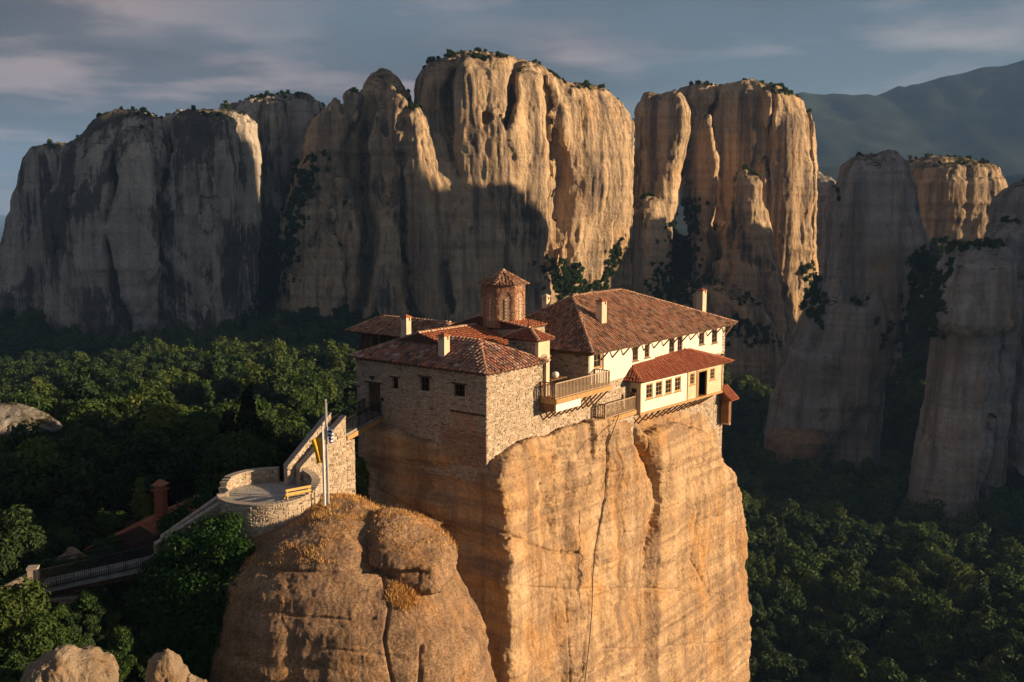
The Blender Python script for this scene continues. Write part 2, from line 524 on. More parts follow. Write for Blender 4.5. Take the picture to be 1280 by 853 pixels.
# ---------------------------------------------------------------- rock masses
KT = [2.0]
def lobe_fn(L):
    if 'ell' in L:                       # a tilted boulder: centre, radii, tilt about Y
        c, r, t = np.array(L['ell'][0]), L['ell'][1], R(L['ell'][2]); p = L.get('p', 2.5)
        def f(X, Y, Z):
            dx, dy, dz = X - c[0], Y - c[1], Z - c[2]
            u, v = math.cos(t)*dx + math.sin(t)*dz, -math.sin(t)*dx + math.cos(t)*dz
            return ((np.abs(u/r[0])**p + np.abs(dy/r[1])**p + np.abs(v/r[2])**p)**(1/p) - 1)*min(r)
        m = max(r)
        return f, (c[0]-m, c[0]+m, c[1]-m, c[1]+m, c[2]-m, c[2]+m)
    D = L['D']
    if 'W' in L:
        P = sorted(L['W'])
        z = np.array([p[0] for p in P], float); xl = np.array([p[1] for p in P], float); xr = np.array([p[2] for p in P], float)
    else:
        P = sorted(L['pts'], key=lambda p: -p[0])
        z = np.array([zat(p[0], D) for p in P]); xl = np.array([xat(p[1], p[0], D) for p in P]); xr = np.array([xat(p[2], p[0], D) for p in P])
    cx, hw = (xl + xr)/2, np.maximum((xr - xl)/2, 0.4)
    ry = L.get('ry', 15.0); p = L.get('p', 2.6); yaw = R(L.get('yaw', 0.0))
    q = p/(p-1)
    b = ry * np.minimum(1, (hw/hw.max())**L.get('tb', 0.8))
    if 'rys' in L: b = np.interp(z, *zip(*sorted((zat(py, D), r) for py, r in L['rys'])))
    s_, c_ = abs(math.sin(yaw)), math.cos(yaw)
    a = (np.maximum(hw**q - (b*s_)**q, (0.35*hw)**q))**(1/q)/c_
    lean = L.get('lean', 0.0)     # metres towards +Y per metre of height above the base
    def f(X, Y, Z):
        A, B, C = np.interp(Z, z, a), np.interp(Z, z, b), np.interp(Z, z, cx)
        dx, dy = X - C, Y - D - lean*(Z - z[0])
        u, v = math.cos(yaw)*dx + math.sin(yaw)*dy, -math.sin(yaw)*dx + math.cos(yaw)*dy
        r = (np.abs(u/A)**p + np.abs(v/B)**p)**(1/p)
        d = (r - 1)*np.minimum(A, B)
        d = smax(d, Z - z[-1], L.get('kt', KT[0]))
        return smax(d, z[0] - Z, 1.5) if L.get('hang') else d
    ye = float(((a*s_)**q + (b*c_)**q).max()**(1/q)) if s_ > 0 else float(b.max())
    bb = (xl.min(), xr.max(), D - ye*1.08, D + ye*1.08 + max(0, lean*(z[-1] - z[0])), z[0], z[-1])
    return f, bb
def formation(name, label, lobes, h, k, mat, amp=(4, 2, 0.8), scl=(40, 13, 6), crack=2.0, fine=(0.5, 4.0), base=None, cuts=(), cat='rock formation', sub=1, seed=0.0, group=None, kind=None, post=None, strata=0.5, front=True):
    KT[0] = max(2.0, min(7.0, k*1.6))
    fs = [lobe_fn(L) for L in lobes]
    bb = np.array([b for _, b in fs])
    pad = amp[0]*1.6 + 2*h
    lo = np.array([bb[:, 0].min(), bb[:, 2].min(), bb[:, 4].min()]) - pad
    hi = np.array([bb[:, 1].max(), bb[:, 3].max(), bb[:, 5].max()]) + pad
    if base is not None: lo[2] = base
    n = np.ceil((hi - lo)/h).astype(int) + 1
    gx, gy, gz = [lo[i] + h*np.arange(n[i]) for i in range(3)]
    X, Y, Z = gx[:, None, None], gy[None, :, None], gz[None, None, :]
    d = None
    for f, _ in fs:
        e = f(X, Y, Z).astype(np.float32)
        d = e if d is None else smin(d, e, k)
    for c in cuts: d = smax(d, -c(X, Y, Z).astype(np.float32), k*0.6)
    I = np.nonzero(np.abs(d) < amp[0]*2.2)
    x, y, z = gx[I[0]], gy[I[1]], gz[I[2]]
    s = seed
    dd = amp[0]*fbm(x/scl[0]+s, y/scl[0], z/(scl[0]*1.6), 2)
    dd += amp[1]*(0.62 - 2.0*np.abs(vnoise(x/scl[1]+s, y/scl[1], z/(scl[1]*9)) + 0.22*vnoise(x/scl[1]*2.1, y/scl[1]*2.1+s, z/(scl[1]*5))))
    dd += amp[2]*vnoise(x/scl[2]+s, y/scl[2], z/scl[2])
    if strata: dd += strata*fbm(x/70+s, y/70, z/(scl[2]*0.75), 2)
    if crack:
        r = np.abs(vnoise(x/(scl[1]*1.5)+s+31, y/(scl[1]*1.5), z/(scl[1]*9)) + 0.12*vnoise(x/5, y/5, z/6))
        dd += crack*np.clip(1 - r/0.13, 0, 1)**1.5
    d[I] += dd
    # the piece is open only where it is buried in the ground
    V, Q = surface_nets(d, lo, h)
    V = smooth_mesh(V, Q, 1, 0.4)
    for _ in range(sub):
        N = vnormals(V, Q)
        fc = V[Q].mean(1); fn = N[Q].mean(1)
        vis = ((fn*fc).sum(1)/np.linalg.norm(fc, axis=1) < 0.25) if front else np.ones(len(Q), bool)
        V2, Q2 = subdivide(V, Q[vis])
        V, Q = np.concatenate([V2]), np.concatenate([Q2, Q[~vis]])
    V, Q = compact(V, Q)
    V = smooth_mesh(V, Q, 1, 0.3)
    N = vnormals(V, Q)
    x, y, z = V.T
    a, l = fine
    disp = a*(1.7*np.abs(fbm(x/l+s, y/l, z/(l*5), 3, 0.6)) - 0.6) + 0.35*a*fbm(x/(l*6), y/(l*6), z/(l*0.35)+s, 2) + a*0.9*np.minimum(0, fbm(x/(l*2.2), y/(l*2.2), z/(l*1.6)+s, 2) + 0.55)
    rid = np.abs(vnoise(x/(l*1.4)+5+s, y/(l*1.4), z/(l*9)))
    disp -= a*0.9*np.clip(1 - rid/0.12, 0, 1)
    V = V + N*disp[:, None]
    if post: V = post(V, N)
    loc = np.array([V[:, 0].mean(), V[:, 1].mean(), V[:, 2].min()])
    me = mesh_np(name, V - loc, Q, mat, True)
    o = link(name, me, None, loc)
    tag(o, label, None if kind else cat, group, kind)
    return o, V, N, Q
ROCKV = {}
# ---------------------------------------------------------------- terrain
CT = [  # view position, depth -> a point of the valley floor or hillside
 (60,408,450),(10,398,460),(150,442,425),(210,442,415),(270,436,425),(312,402,475),(345,425,440),(420,412,440),(150,462,350),(100,470,320),(300,470,320),(420,470,300),(100,520,205),(250,520,200),(400,520,200),
 (60,560,150),(200,560,140),(330,560,135),(60,620,115),(180,610,108),(270,600,105),(60,680,90),(330,640,96),
 (1000,850,205),(1275,850,195),(1130,770,235),(1100,700,285),(1270,700,290),(1000,640,330),(1180,612,365),(1280,600,380),(950,560,420),(1080,560,420),(1000,500,500),(950,440,570),
 (840,390,560),(850,320,590),(700,360,560),(760,380,540),(870,300,610),(1110,470,520),(1180,400,600),(1180,330,680),(1000,420,640),
]
TP = np.array([at(*c) for c in CT])
EX = np.array([(-24,62,-25.5),(-33,56,-25),(-14,52,-36),(-26,74,-24.7),(-20,80,-25.5),(-8,52,-48),(-11,92,-27),(-4,100,-42),(-16,85,-26.5),(-40,70,-26),(-60,90,-27),(-26,48,-27),(-60,50,-30),
 (15,60,-75),(25,90,-85),(40,130,-95),(-5,45,-60),(-20,30,-50),(60,60,-90),(100,100,-95),(10,170,-80),(-120,200,-48),(-150,300,-55),(-120,120,-32),
 (-260,450,-62),(-350,600,-90),(-250,300,-60),(200,300,-98),(260,400,-90),(300,250,-80),(250,120,-85),(100,700,-60),(-100,640,-50),(-250,700,-100),(300,700,-60),(0,900,-60),(-300,1000,-140),(300,1000,-60)], float)
TP = np.concatenate([TP, EX])
def _tps(r2): return 0.5*r2*np.log(r2 + 1e-6)
_c = TP[:, :2]/100
_K = _tps(((_c[:, None] - _c[None])**2).sum(-1)) + 0.02*np.eye(len(_c))
_Pm = np.concatenate([np.ones((len(_c), 1)), _c], 1)
_S = np.block([[_K, _Pm], [_Pm.T, np.zeros((3, 3))]])
_w = np.linalg.solve(_S, np.concatenate([TP[:, 2], np.zeros(3)]))
def ground_z(x, y):
    x, y = np.asarray(x, float), np.asarray(y, float)
    sh = x.shape
    p = np.stack([x.ravel(), y.ravel()], 1)/100
    z = np.empty(len(p))
    for i in range(0, len(p), 20000):
        q = p[i:i+20000]
        z[i:i+20000] = _tps(((q[:, None] - _c[None])**2).sum(-1)) @ _w[:-3] + _w[-3] + q @ _w[-2:]
    z = z.reshape(sh)
    r = np.hypot(x, y - 350)
    far = -190 - 30*np.clip(x*-1/8000, 0, 1) + 60*np.clip(x/2000, 0, 1)
    t = np.clip((r - 520)/900, 0, 1); t = t*t*(3 - 2*t)
    z = np.clip(z, -115, 30)
    z = z*(1 - t) + far*t
    return z + 1.2*fbm(x/23, y/23, 0*x, 3)*(1 - 0.8*t)
def build_ground():
    gx = np.concatenate([-np.geomspace(15500, 420, 40), np.arange(-400, 401, 5.0), np.geomspace(420, 15500, 40)])
    gy = np.concatenate([-np.geomspace(15500, 60, 24), np.arange(-40, 800, 5.0), np.geomspace(812, 15500, 46)])
    X, Y = np.meshgrid(gx, gy, indexing='ij')
    Z = ground_z(X, Y)
    nx, ny = X.shape
    i = (np.arange(nx - 1)[:, None]*ny + np.arange(ny - 1)[None]).ravel()
    Q = np.stack([i, i + ny, i + ny + 1, i + 1], 1)
    o = link('ground', mesh_np('ground', np.stack([X.ravel(), Y.ravel(), Z.ravel()], 1), Q, M['ground'], True))
    tag(o, 'dark wooded valley floor below the cliffs', None, None, 'structure')
build_ground()
def build_mountain(name, label, ridge, depth, sx, base=-210, seed=0):
    """a mountain range whose crest is seen along the view positions in ridge"""
    n, m = 150, 60
    px = np.linspace(ridge[0][0], ridge[-1][0], n)
    py = np.interp(px, [r[0] for r in ridge], [r[1] for r in ridge])
    V = []
    for a, b in zip(px, py):
        top = at(a, b, depth)
        for t in np.linspace(-1, 1, m):
            s = abs(t)
            x, y = top[0], top[1] + t*sx
            z = base + (top[2] - base)*(1 - s)**1.15
            V.append((x, y, z))
    V = np.array(V)
    x, y, z = V.T
    w = np.clip((z - base)/300, 0, 1)
    V[:, 2] += w*(0.16*300)*(np.abs(fbm(x/520+seed, y/520, 0*x, 4))*-1.0 + 0.35) + 7*w*fbm(x/70, y/70, 0*x, 3)
    i = (np.arange(n - 1)[:, None]*m + np.arange(m - 1)[None]).ravel()
    o = link(name, mesh_np(name, V, np.stack([i, i + m, i + m + 1, i + 1], 1), M['hill'], True))
    tag(o, label, None, None, 'structure')
build_mountain('mountain', 'long wooded mountain fading to blue behind the right-hand cliffs',
               [(560, 200), (700, 165), (760, 148), (800, 140), (900, 130), (985, 118), (1010, 120), (1060, 121), (1100, 117), (1150, 104), (1200, 93), (1240, 82), (1290, 68), (1400, 50), (1600, 35), (1900, 60)], 3400, 1500)
build_mountain('hills', 'lower wooded spur in front of the far mountain', [(700, 260), (780, 225), (860, 235), (1000, 215), (1080, 225), (1200, 235), (1290, 215), (1400, 200), (1700, 190)], 1900, 700, seed=4)

# ---------------------------------------------------------------- the far cliffs and pillars
def bot(pts, *extra): return list(pts) + list(extra)
R_ = {}
def pocket(c, r):
    return lambda X, Y, Z: np.sqrt(((X-c[0])/r[0])**2 + ((Y-c[1])/r[1])**2 + ((Z-c[2])/r[2])**2)*min(r) - min(r)
def slot(px, py, D, rx, ry, rz):
    c = at(px, py, D)
    return lambda X, Y, Z: np.sqrt(((X - c[0] - 2.2*np.sin((Z + px)/11.0) - 0.8*np.sin((Z + px)/4.3))/rx)**2 + ((Y - c[1])/ry)**2 + ((Z - c[2])/rz)**2)*rx - rx
R_['left'] = formation('rock_cliff', 'broad grey cliff streaked with black stains, at the left above the dark wood', [
    dict(D=478, ry=26, p=2.5, pts=[(430,-25,110),(385,-10,110),(335,2,110),(295,10,105),(231,25,100),(198,30,98),(185,38,95),(174,58,86)]),
    dict(D=452, ry=24, p=3.4, yaw=-24, pts=[(440,85,215),(415,76,225),(400,64,232),(330,58,235),(250,64,232),(200,82,225),(170,108,220),(150,132,212),(140,150,190)]),
    dict(D=462, ry=22, p=3.2, yaw=-28, pts=[(440,170,310),(400,172,318),(300,180,322),(200,185,322),(155,195,318),(138,215,300),(131,232,275)]),
    dict(D=512, ry=24, p=3.0, yaw=-20, pts=[(440,255,352),(380,258,368),(300,270,388),(200,270,405),(150,275,404),(132,285,402),(125,320,396)]),
    ], 1.15, 6, M['cliff_soot'], amp=(2.4, 1.8, 0.5), crack=3.4, base=-80, seed=1.3, cuts=[slot(139, 235, 432, 1.2, 7, 36), slot(248, 250, 442, 1.6, 8, 50), slot(205, 180, 446, 1.0, 6, 26)])
cv = at(612, 150, 466); cv2 = at(575, 155, 462)
R_['centre'] = formation('rock_cliff', 'tallest cliff, sunlit orange on its right face, straight behind the monastery', [
    dict(D=476, ry=20, p=4.2, yaw=-30, tb=0.5, pts=[(440,332,548),(400,331,548),(380,333,545),(300,350,535),(220,374,522),(180,385,512),(150,396,505),(118,420,490),(106,443,478)]),
    dict(D=492, ry=30, p=2.4, pts=[(440,410,560),(250,430,540),(150,440,528),(118,446,516),(100,452,505),(86,470,492),(80,478,488)]),
    dict(D=480, ry=7, p=2.2, pts=[(180,445,476),(130,447,474),(100,448,470),(86,450,468)]),
    dict(D=500, ry=40, p=2.8, yaw=22, pts=[(440,480,705),(300,485,708),(200,490,706),(130,498,702),(100,508,698),(82,518,680),(72,540,640),(67,560,610)]),
    dict(D=474, ry=18, p=2.4, yaw=18, pts=[(440,545,625),(330,545,640),(240,550,650),(190,556,652),(160,572,650),(130,600,648)]),
    dict(D=466, ry=19, p=2.3, yaw=14, pts=[(440,505,652),(380,500,636),(300,494,608),(220,488,572),(160,480,540),(125,472,518),(96,470,506)]),
    dict(D=506, ry=34, p=3.4, yaw=-52, tb=0.4, pts=[(440,655,752),(360,660,757),(320,660,764),(260,658,776),(170,660,777),(135,664,768),(112,672,746),(97,684,712)]),
    ], 1.15, 4.5, M['cliff'], amp=(3.2, 2.0, 0.5), scl=(34, 19, 6), crack=5.0, base=-80, cuts=[pocket(cv, (8, 4, 3.5)), slot(697, 300, 476, 2.6, 13, 62), slot(566, 150, 462, 1.6, 9, 30), slot(640, 130, 470, 1.3, 9, 22), slot(338, 330, 470, 4.0, 14, 60), slot(452, 250, 458, 1.0, 5, 55)], seed=4.1)
R_['right'] = formation('rock_cliff', 'cliff cluster with a sunlit right edge, behind the right end of the big roof', [
    dict(D=545, ry=14, p=3.0, yaw=-22, pts=[(440,730,842),(410,738,836),(350,744,838),(300,764,838),(260,776,842),(220,790,848),(180,797,858),(150,795,863),(132,800,862),(118,812,850)]),
    dict(D=530, ry=12, p=2.3, pts=[(440,770,842),(350,776,834),(300,786,832),(270,796,828),(250,806,822)]),
    dict(D=592, ry=26, p=3.4, yaw=-26, tb=0.5, pts=[(470,880,1000),(410,872,1014),(370,870,1018),(300,862,1015),(200,850,1012),(150,845,1003),(125,840,990),(110,848,970),(103,866,940)]),
    dict(D=560, ry=16, p=2.4, pts=[(440,866,920),(290,868,915),(220,868,914),(170,872,908),(140,880,900)]),
    dict(D=545, ry=15, p=3.0, yaw=-26, pts=[(500,870,1000),(440,872,996),(380,880,985),(320,890,975),(260,900,962),(225,905,955),(207,915,942)]),
    dict(D=528, ry=26, p=2.3, pts=[(520,800,1000),(470,815,990),(420,826,975),(380,832,950),(358,842,905),(346,855,885)]),
    ], 1.2, 4, M['cliff'], amp=(3.0, 1.9, 0.5), scl=(34, 16, 6), crack=4.0, cuts=[slot(866, 300, 540, 3.6, 18, 60), slot(903, 200, 552, 2.2, 14, 40), slot(950, 170, 560, 1.6, 10, 40), slot(800, 215, 528, 1.4, 8, 30)], base=-115, seed=7.7)
R_['pillar'] = formation('rock_pillar', 'tall dark rock leaning to the right with a knobbly top, its foot in the woods', [
    dict(D=402, ry=22, p=2.6, yaw=-15, tb=0.5, pts=[(620,945,985),(590,950,1005),(560,953,1032),(520,962,1070),(487,972,1098),(450,983,1116),(400,1006,1130),(345,1030,1150),(300,1036,1150),(250,1041,1138),(215,1052,1132),(202,1064,1128),(190,1084,1120)]),
    dict(D=396, ry=10, p=2.2, pts=[(330,1040,1110),(280,1040,1108),(230,1050,1100),(205,1062,1090)]),
    ], 0.95, 4, M['pillar'], amp=(2.4, 1.8, 0.8), crack=2.4, base=-125, seed=2.2)
R_['round'] = formation('rock_dome', 'flat-topped pale rock with level beds, far back at the right in soft sunlight', [
    dict(D=640, ry=34, p=2.7, pts=[(420,1112,1252),(300,1112,1248),(255,1114,1252),(230,1116,1250),(212,1126,1238),(202,1138,1222),(195,1152,1200)]),
    ], 1.7, 4, M['cliff'], amp=(2.4, 1.6, 0.6), crack=1.5, base=-90, strata=1.4, seed=3.3)
R_['small'] = formation('rock_pillar', 'small slim rock in the gap between the sunlit cliff edge and the leaning rock', [
    dict(D=680, ry=20, p=2.4, pts=[(430,1000,1060),(340,1004,1052),(280,1008,1048),(230,1010,1046),(218,1014,1040)]),
    dict(D=680, ry=7, p=2.2, pts=[(280,1010,1036),(222,1012,1034),(210,1016,1030)]),
    ], 1.8, 4, M['pillar'], amp=(2.0, 1.4, 0.6), crack=1.5, base=-90, seed=5.3)
R_['post'] = formation('rock_pillar', 'slender rock column with an overhanging head, standing alone in the woods at the right', [
    dict(D=342, ry=13, p=2.5, pts=[(640,1135,1212),(605,1139,1216),(560,1148,1233),(480,1164,1242),(430,1172,1244),(408,1174,1246)]),
    dict(D=340, ry=18, p=2.6, hang=1, kt=2.0, pts=[(414,1164,1256),(400,1151,1266),(380,1156,1264),(360,1163,1264),(325,1184,1258),(312,1192,1252),(304,1202,1244)]),
    dict(D=352, ry=9, p=2.3, kt=2.0, pts=[(600,1225,1250),(420,1236,1268),(340,1234,1280),(290,1240,1286),(276,1252,1280)]),
    ], 0.75, 0.8, M['pillar'], amp=(0.7, 0.7, 0.4), crack=2.0, base=-125, seed=8.8)
R_['edge'] = formation('rock_pillar', 'dark rock tower cut by the right edge of the view', [
    dict(D=382, ry=24, p=2.6, pts=[(640,1225,1400),(450,1240,1380),(330,1250,1370),(275,1243,1360),(250,1249,1345),(234,1262,1330),(224,1280,1315)]),
    ], 1.1, 4, M['pillar'], amp=(2.2, 1.6, 0.8), crack=2.2, base=-125, seed=6.1)
# unseen massif to the east, added and shaped to shade the valley and cliffs
R_['massif'] = formation('shade_massif', 'unseen rock massif added to shade the valley, beyond the right edge of the view', [
    dict(D=400, ry=34, p=2.4, W=[(-130,315,470),(20,325,450),(62,335,440),(84,350,420)]),
    dict(D=354, ry=52, p=3.4, W=[(-130,310,470),(60,322,450),(120,332,440),(152,345,420)]),
    dict(D=308, ry=46, p=2.8, W=[(-130,310,470),(20,320,450),(62,335,440),(84,350,420)]),
    dict(D=490, ry=26, p=2.6, W=[(-130,310,470),(10,320,450),(38,335,440),(46,350,420)]),
    ], 5.0, 10, M['cliff'], amp=(6, 4, 2), crack=0, base=-135, sub=0, fine=(1.5, 12), seed=9.1)

# unseen rocky spur added behind the monastery rock to shade the left wood
R_['spur'] = formation('hill', 'unseen low rocky spur added behind the monastery rock to shade the left wood', [
    dict(D=170, ry=30, W=[(-130,-6,30),(-60,0,28),(-30,4,24),(-21,8,20)]),
    dict(D=235, ry=40, W=[(-130,-2,44),(-60,4,40),(-36,8,34),(-27,14,28)]),
    dict(D=300, ry=36, W=[(-130,2,60),(-60,8,54),(-43,14,48),(-36,20,40)]),
    ], 2.5, 8, M['pillar'], amp=(3, 2, 1), crack=0, base=-130, sub=0, fine=(0.8, 8), seed=2.7, kind='structure')
# ---------------------------------------------------------------- the monastery rock (local frame u, w, z)
def curve(py, pts):
    ys, xs = [p[1] for p in pts], [p[0] for p in pts]
    return np.interp(py, ys, xs)
def build_hero():
    h = 0.34
    gu, gw, gz = np.arange(-7, 47, h), np.arange(-7.5, 27, h), np.arange(-92, -14, h)
    gz_ = gz
    # relief of the two seen faces, designed where it is seen
    Ug, Zg = np.meshgrid(gu, gz, indexing='ij')
    P = O0[None, None] + Ug[..., None]*E1 + (-1.8)*E2
    P = P.copy(); P[..., 2] = Zg
    px, py, _ = to_px(P)
    ss = lambda t: (lambda q: q*q*(3 - 2*q))(np.clip(t, 0, 1))
    B1 = curve(py, [(668,560),(690,620),(703,690),(692,760),(700,853)])
    B2 = curve(py, [(760,540),(757,620),(743,690),(737,760),(728,853)])
    B3 = curve(py, [(800,545),(812,575),(824,610),(819,650),(806,690),(806,740),(800,853)])
    B4 = curve(py, [(862,575),(872,640),(864,700),(886,745),(880,800),(874,853)])
    def bul(a, b): 
        t = np.clip((px - a)/(b - a), 0, 1)
        return 1 - (2*t - 1)**2
    off = 0.3*bul(608, B1)*(px < B1)
    off = off + (px >= B1)*(px < B2)*(0.15 + 0.3*bul(B1, B2))
    off = off + (px >= B2)*(px < B3)*(0.25 + 0.5*bul(B2, B3))
    fade = ss((720 - py)/60)
    off = off + (px >= B3)*(px < B4)*(0.35 + 0.55*fade*np.clip(1 - (px - B3)/75, 0.2, 1) + 0.2*bul(B3, B4))
    off = off + (px >= B4)*(0.5 - np.clip((px - B4)/60, 0, 1)*0.4)
    off = off - (0.45*fade + 0.1)*np.exp(-((px - B3 + 2)/5)**2)
    # level ledges and slits
    hl = lambda pts: np.interp(px, [p[0] for p in pts], [p[1] for p in pts])
    l1 = hl([(605,572),(640,572),(700,576),(745,579)])
    off = off - 0.55*ss((l1 - py)/2.0)*(px < 752)                # the paler top course stands back
    off = off + 0.8*ss((py - hl([(605,655),(650,674),(690,690),(722,690)]))/3.0)*0.35*(px < 715)
    off = off + 0.24*(2*np.abs(fbm(Ug/3.1, 0*Ug + 2.2, Zg/30, 2)) - 0.7) + 0.20*fbm(Ug/11, 0*Ug + 7, Zg/1.2, 3) + 0.25*fbm(Ug/4, 0*Ug, Zg/5, 2)
    front = 1.1 + off + 0.012*np.maximum(0, -20 - Zg)*4            # metres the face stands out of the wall plane
    Wg, Z2 = np.meshgrid(gw, gz, indexing='ij')
    left = 0.5 + 0.45*fbm(Wg/11, 0*Wg, Z2/1.4, 3) + 0.5*fbm(Wg/5, 0*Wg + 4, Z2/6, 3) - 0.02*np.minimum(0, Z2 + 22)*1.5
    P2 = O0[None, None] - 0.4*E1 + Wg[..., None]*E2; P2 = P2.copy(); P2[..., 2] = Z2
    qx, qy, _ = to_px(P2)
    left = left + 0.9*np.exp(-((qx - 462)/22)**2 - ((qy - 552)/22)**2) - 0.5*np.exp(-((qy - np.interp(qx, [447, 520, 608], [600, 640, 700]))/6)**2)
    U, W, Z = gu[:, None, None], gw[None, :, None], gz[None, None, :]
    d = -W - front[:, None, :]                                   # front face at w = -front
    d2 = -U - left[None]                                         # left face
    rt = np.interp(gz, [-90, -50, -41, -35, -30, -27.5, -25.5, -22, -14], [42.3, 41.8, 42.2, 41.6, 40.9, 40.0, 37.2, 36.6, 36])
    d3 = U - rt[None, None, :]
    d4 = W - (24 + 0*U)
    # top: what the walls stand on, and the shoulders in front of them
    tf = np.interp(gu, [-8, -1, 2, 6, 10, 13.0, 14.5, 18, 20, 22, 27, 31, 34, 36.6, 40, 46], [-17.8, -17.7, -17.5, -17.3, -17.1, -17.3, -17.6, -18.3, -20.2, -19.6, -20.2, -21.6, -23.3, -25.6, -27.5, -29])
    ins = np.interp(gw, [-3, -0.6, 0.6, 3], [0, 0, 1, 1])
    lf = np.interp(gw, [-3, 0, 3, 7, 10, 13, 20], [-18.3, -18.3, -18.0, -17.6, -17.0, -17.2, -18.5])
    top = tf[:, None]*(1 - ins) + (-18.3)*ins
    edge = np.interp(gu, [-2, 0.5, 2.5], [1, 1, 0])
    top = top*(1 - edge[:, None]) + lf[None]*edge[:, None]
    d5 = Z - top[:, :, None]
    d = smax(d, d2, 0.9)
    d = smax(d, d3, 3.0)
    d = smax(d, d4, 3.0)
    d = smax(d, (W - (12.4 + 1.0*U) + 0*Z)/1.41, 1.2)
    d = smax(d, d5, 0.8).astype(np.float32)
    I = np.nonzero(np.abs(d) < 1.6)
    x, y, z = gu[I[0]], gw[I[1]], gz[I[2]]
    d[I] += 0.16*fbm(x/2.2, y/2.2, z/3.5, 3) + 0.10*fbm(x/5, y/5, z/0.8, 2)
    V, Q = surface_nets(d, (gu[0], gw[0], gz[0]), h)
    # to the world
    V = O0[None] + V[:, :1]*E1 + V[:, 1:2]*E2 + np.array([0, 0, 1.0])*V[:, 2:3]
    if np.linalg.det(np.array([E1, E2, [0, 0, 1.]])) < 0: Q = Q[:, ::-1]
    for s in range(2):
        N = vnormals(V, Q); fc = V[Q].mean(1); fn = N[Q].mean(1)
        vis = ((fn*fc).sum(1)/np.linalg.norm(fc, axis=1) < 0.2) & (fc[:, 2] > -62)
        V2, Q2 = subdivide(V, Q[vis])
        V, Q = V2, np.concatenate([Q2, Q[~vis]])
    V, Q = compact(V, Q)
    V = smooth_mesh(V, Q, 1, 0.3)
    N = vnormals(V, Q)
    x, y, z = V.T
    disp = 0.055*(2*np.abs(fbm(x/0.8, y/0.8, z/0.6, 3, 0.6)) - 0.6) - 0.16*np.clip(vnoise(x/0.5, y/0.5, z/0.35) - 0.6, 0, 1)
    # beds: each stands a little in or out, with a dark joint now and then
    bed = z + 0.35*vnoise(x/7, y/7, z/9) + 0.10*vnoise(x/1.5, y/1.5, 0*z)
    disp += 0.07*vnoise(0*z + 3.3, x/14 + y/14, bed/0.55) + 0.05*vnoise(0*z + 8.1, x/5 + y/5, bed/0.22)
    jn = np.abs(vnoise(0*z + 5.5, x/40, bed/1.9))
    disp -= 0.13*np.clip(1 - jn/0.06, 0, 1)*np.clip(0.6 + 1.2*vnoise(x/4, y/4, z/6), 0, 1)
    r = np.abs(vnoise(x/3.4, y/3.4, z/22) + 0.07*vnoise(x/0.8, y/0.8, z/1.5))
    disp -= 0.16*np.clip(1 - r/0.035, 0, 1)*np.clip(0.5 + 1.5*vnoise(x/6 + 9, y/6, z/9), 0, 1)
    vx, vy, _ = to_px(V)
    for c, wd, dp in (([(760,540),(757,620),(743,690),(737,760),(728,853)], 1.2, 0.2), ([(690,600),(703,690),(692,760),(700,853)], 1.2, 0.05), ([(862,575),(872,640),(864,700),(886,745),(880,800),(874,853)], 1.6, 0.12)):
        disp -= dp*np.exp(-((vx - curve(vy, c) - 2*vnoise(x, y, z/0.9))/wd)**2)
    for c, wd, dp, x0, x1 in (([(605,572),(640,572),(700,576),(745,579)], 1.2, 0.22, 612, 750), ([(605,655),(650,674),(690,690),(722,690)], 1.6, 0.35, 600, 724), ([(605,728),(700,738),(760,735),(860,738),(915,746)], 1.3, 0.2, 606, 905), ([(690,808),(800,812),(930,800)], 1.2, 0.12, 700, 930), ([(447,600),(520,640),(608,668)], 2.0, 0.25, 440, 606)):
        k = np.interp(vx, [q[0] for q in c], [q[1] for q in c]) + 1.5*vnoise(x/0.9, y/0.9, z)
        disp -= dp*np.exp(-((vy - k)/wd)**2)*(vx > x0)*(vx < x1)*np.clip(0.7 + 0.9*vnoise(x/3, y/3, z/3), 0.15, 1)
    V = V + N*disp[:, None]
    loc = np.array([V[:, 0].mean(), V[:, 1].mean(), V[:, 2].min()])
    o = link('rock_pillar', mesh_np('rock_pillar', V - loc, Q, M['hero'], True), None, loc)
    tag(o, 'sheer ochre rock with level bands that carries the monastery', 'rock formation')
    return V, Q
HERO = build_hero()

# ---------------------------------------------------------------- the nearer, lower rocks
def flag_post(V, N):
    x, y, z = V.T
    vx, vy, _ = to_px(V); d = 0*x
    for c, wd, dp, x0, x1 in (([(300,703),(340,711),(400,716),(480,712)], 1.6, 0.3, 300, 482), ([(300,762),(360,768),(440,776),(480,770)], 2.0, 0.16, 300, 470), ([(300,820),(420,812),(520,826),(600,815)], 2.0, 0.1, 290, 600)):
        k = np.interp(vx, [q[0] for q in c], [q[1] for q in c]) + 2*vnoise(x/0.9, y/0.9, z)
        d -= dp*np.exp(-((vy - k)/wd)**2)*(vx > x0)*(vx < x1)*np.clip(0.6 + 1.0*vnoise(x/2, y/2, z/2), 0.1, 1)
    for c, wd, y0 in (([(478,715),(486,760),(480,800),(490,853)], 2.0, 716), ([(528,800),(524,853)], 2.2, 806)):
        d -= 0.25*np.exp(-((vx - curve(vy, c))/wd)**2)*(vy > y0)
    d += 0.05*np.clip(vnoise(x/0.22, y/0.22, z/0.2) - 0.25, 0, 1) - 0.06*np.clip(vnoise(x/0.4, y/0.4, z/0.35) - 0.5, 0, 1)
    return V + N*d[:, None]
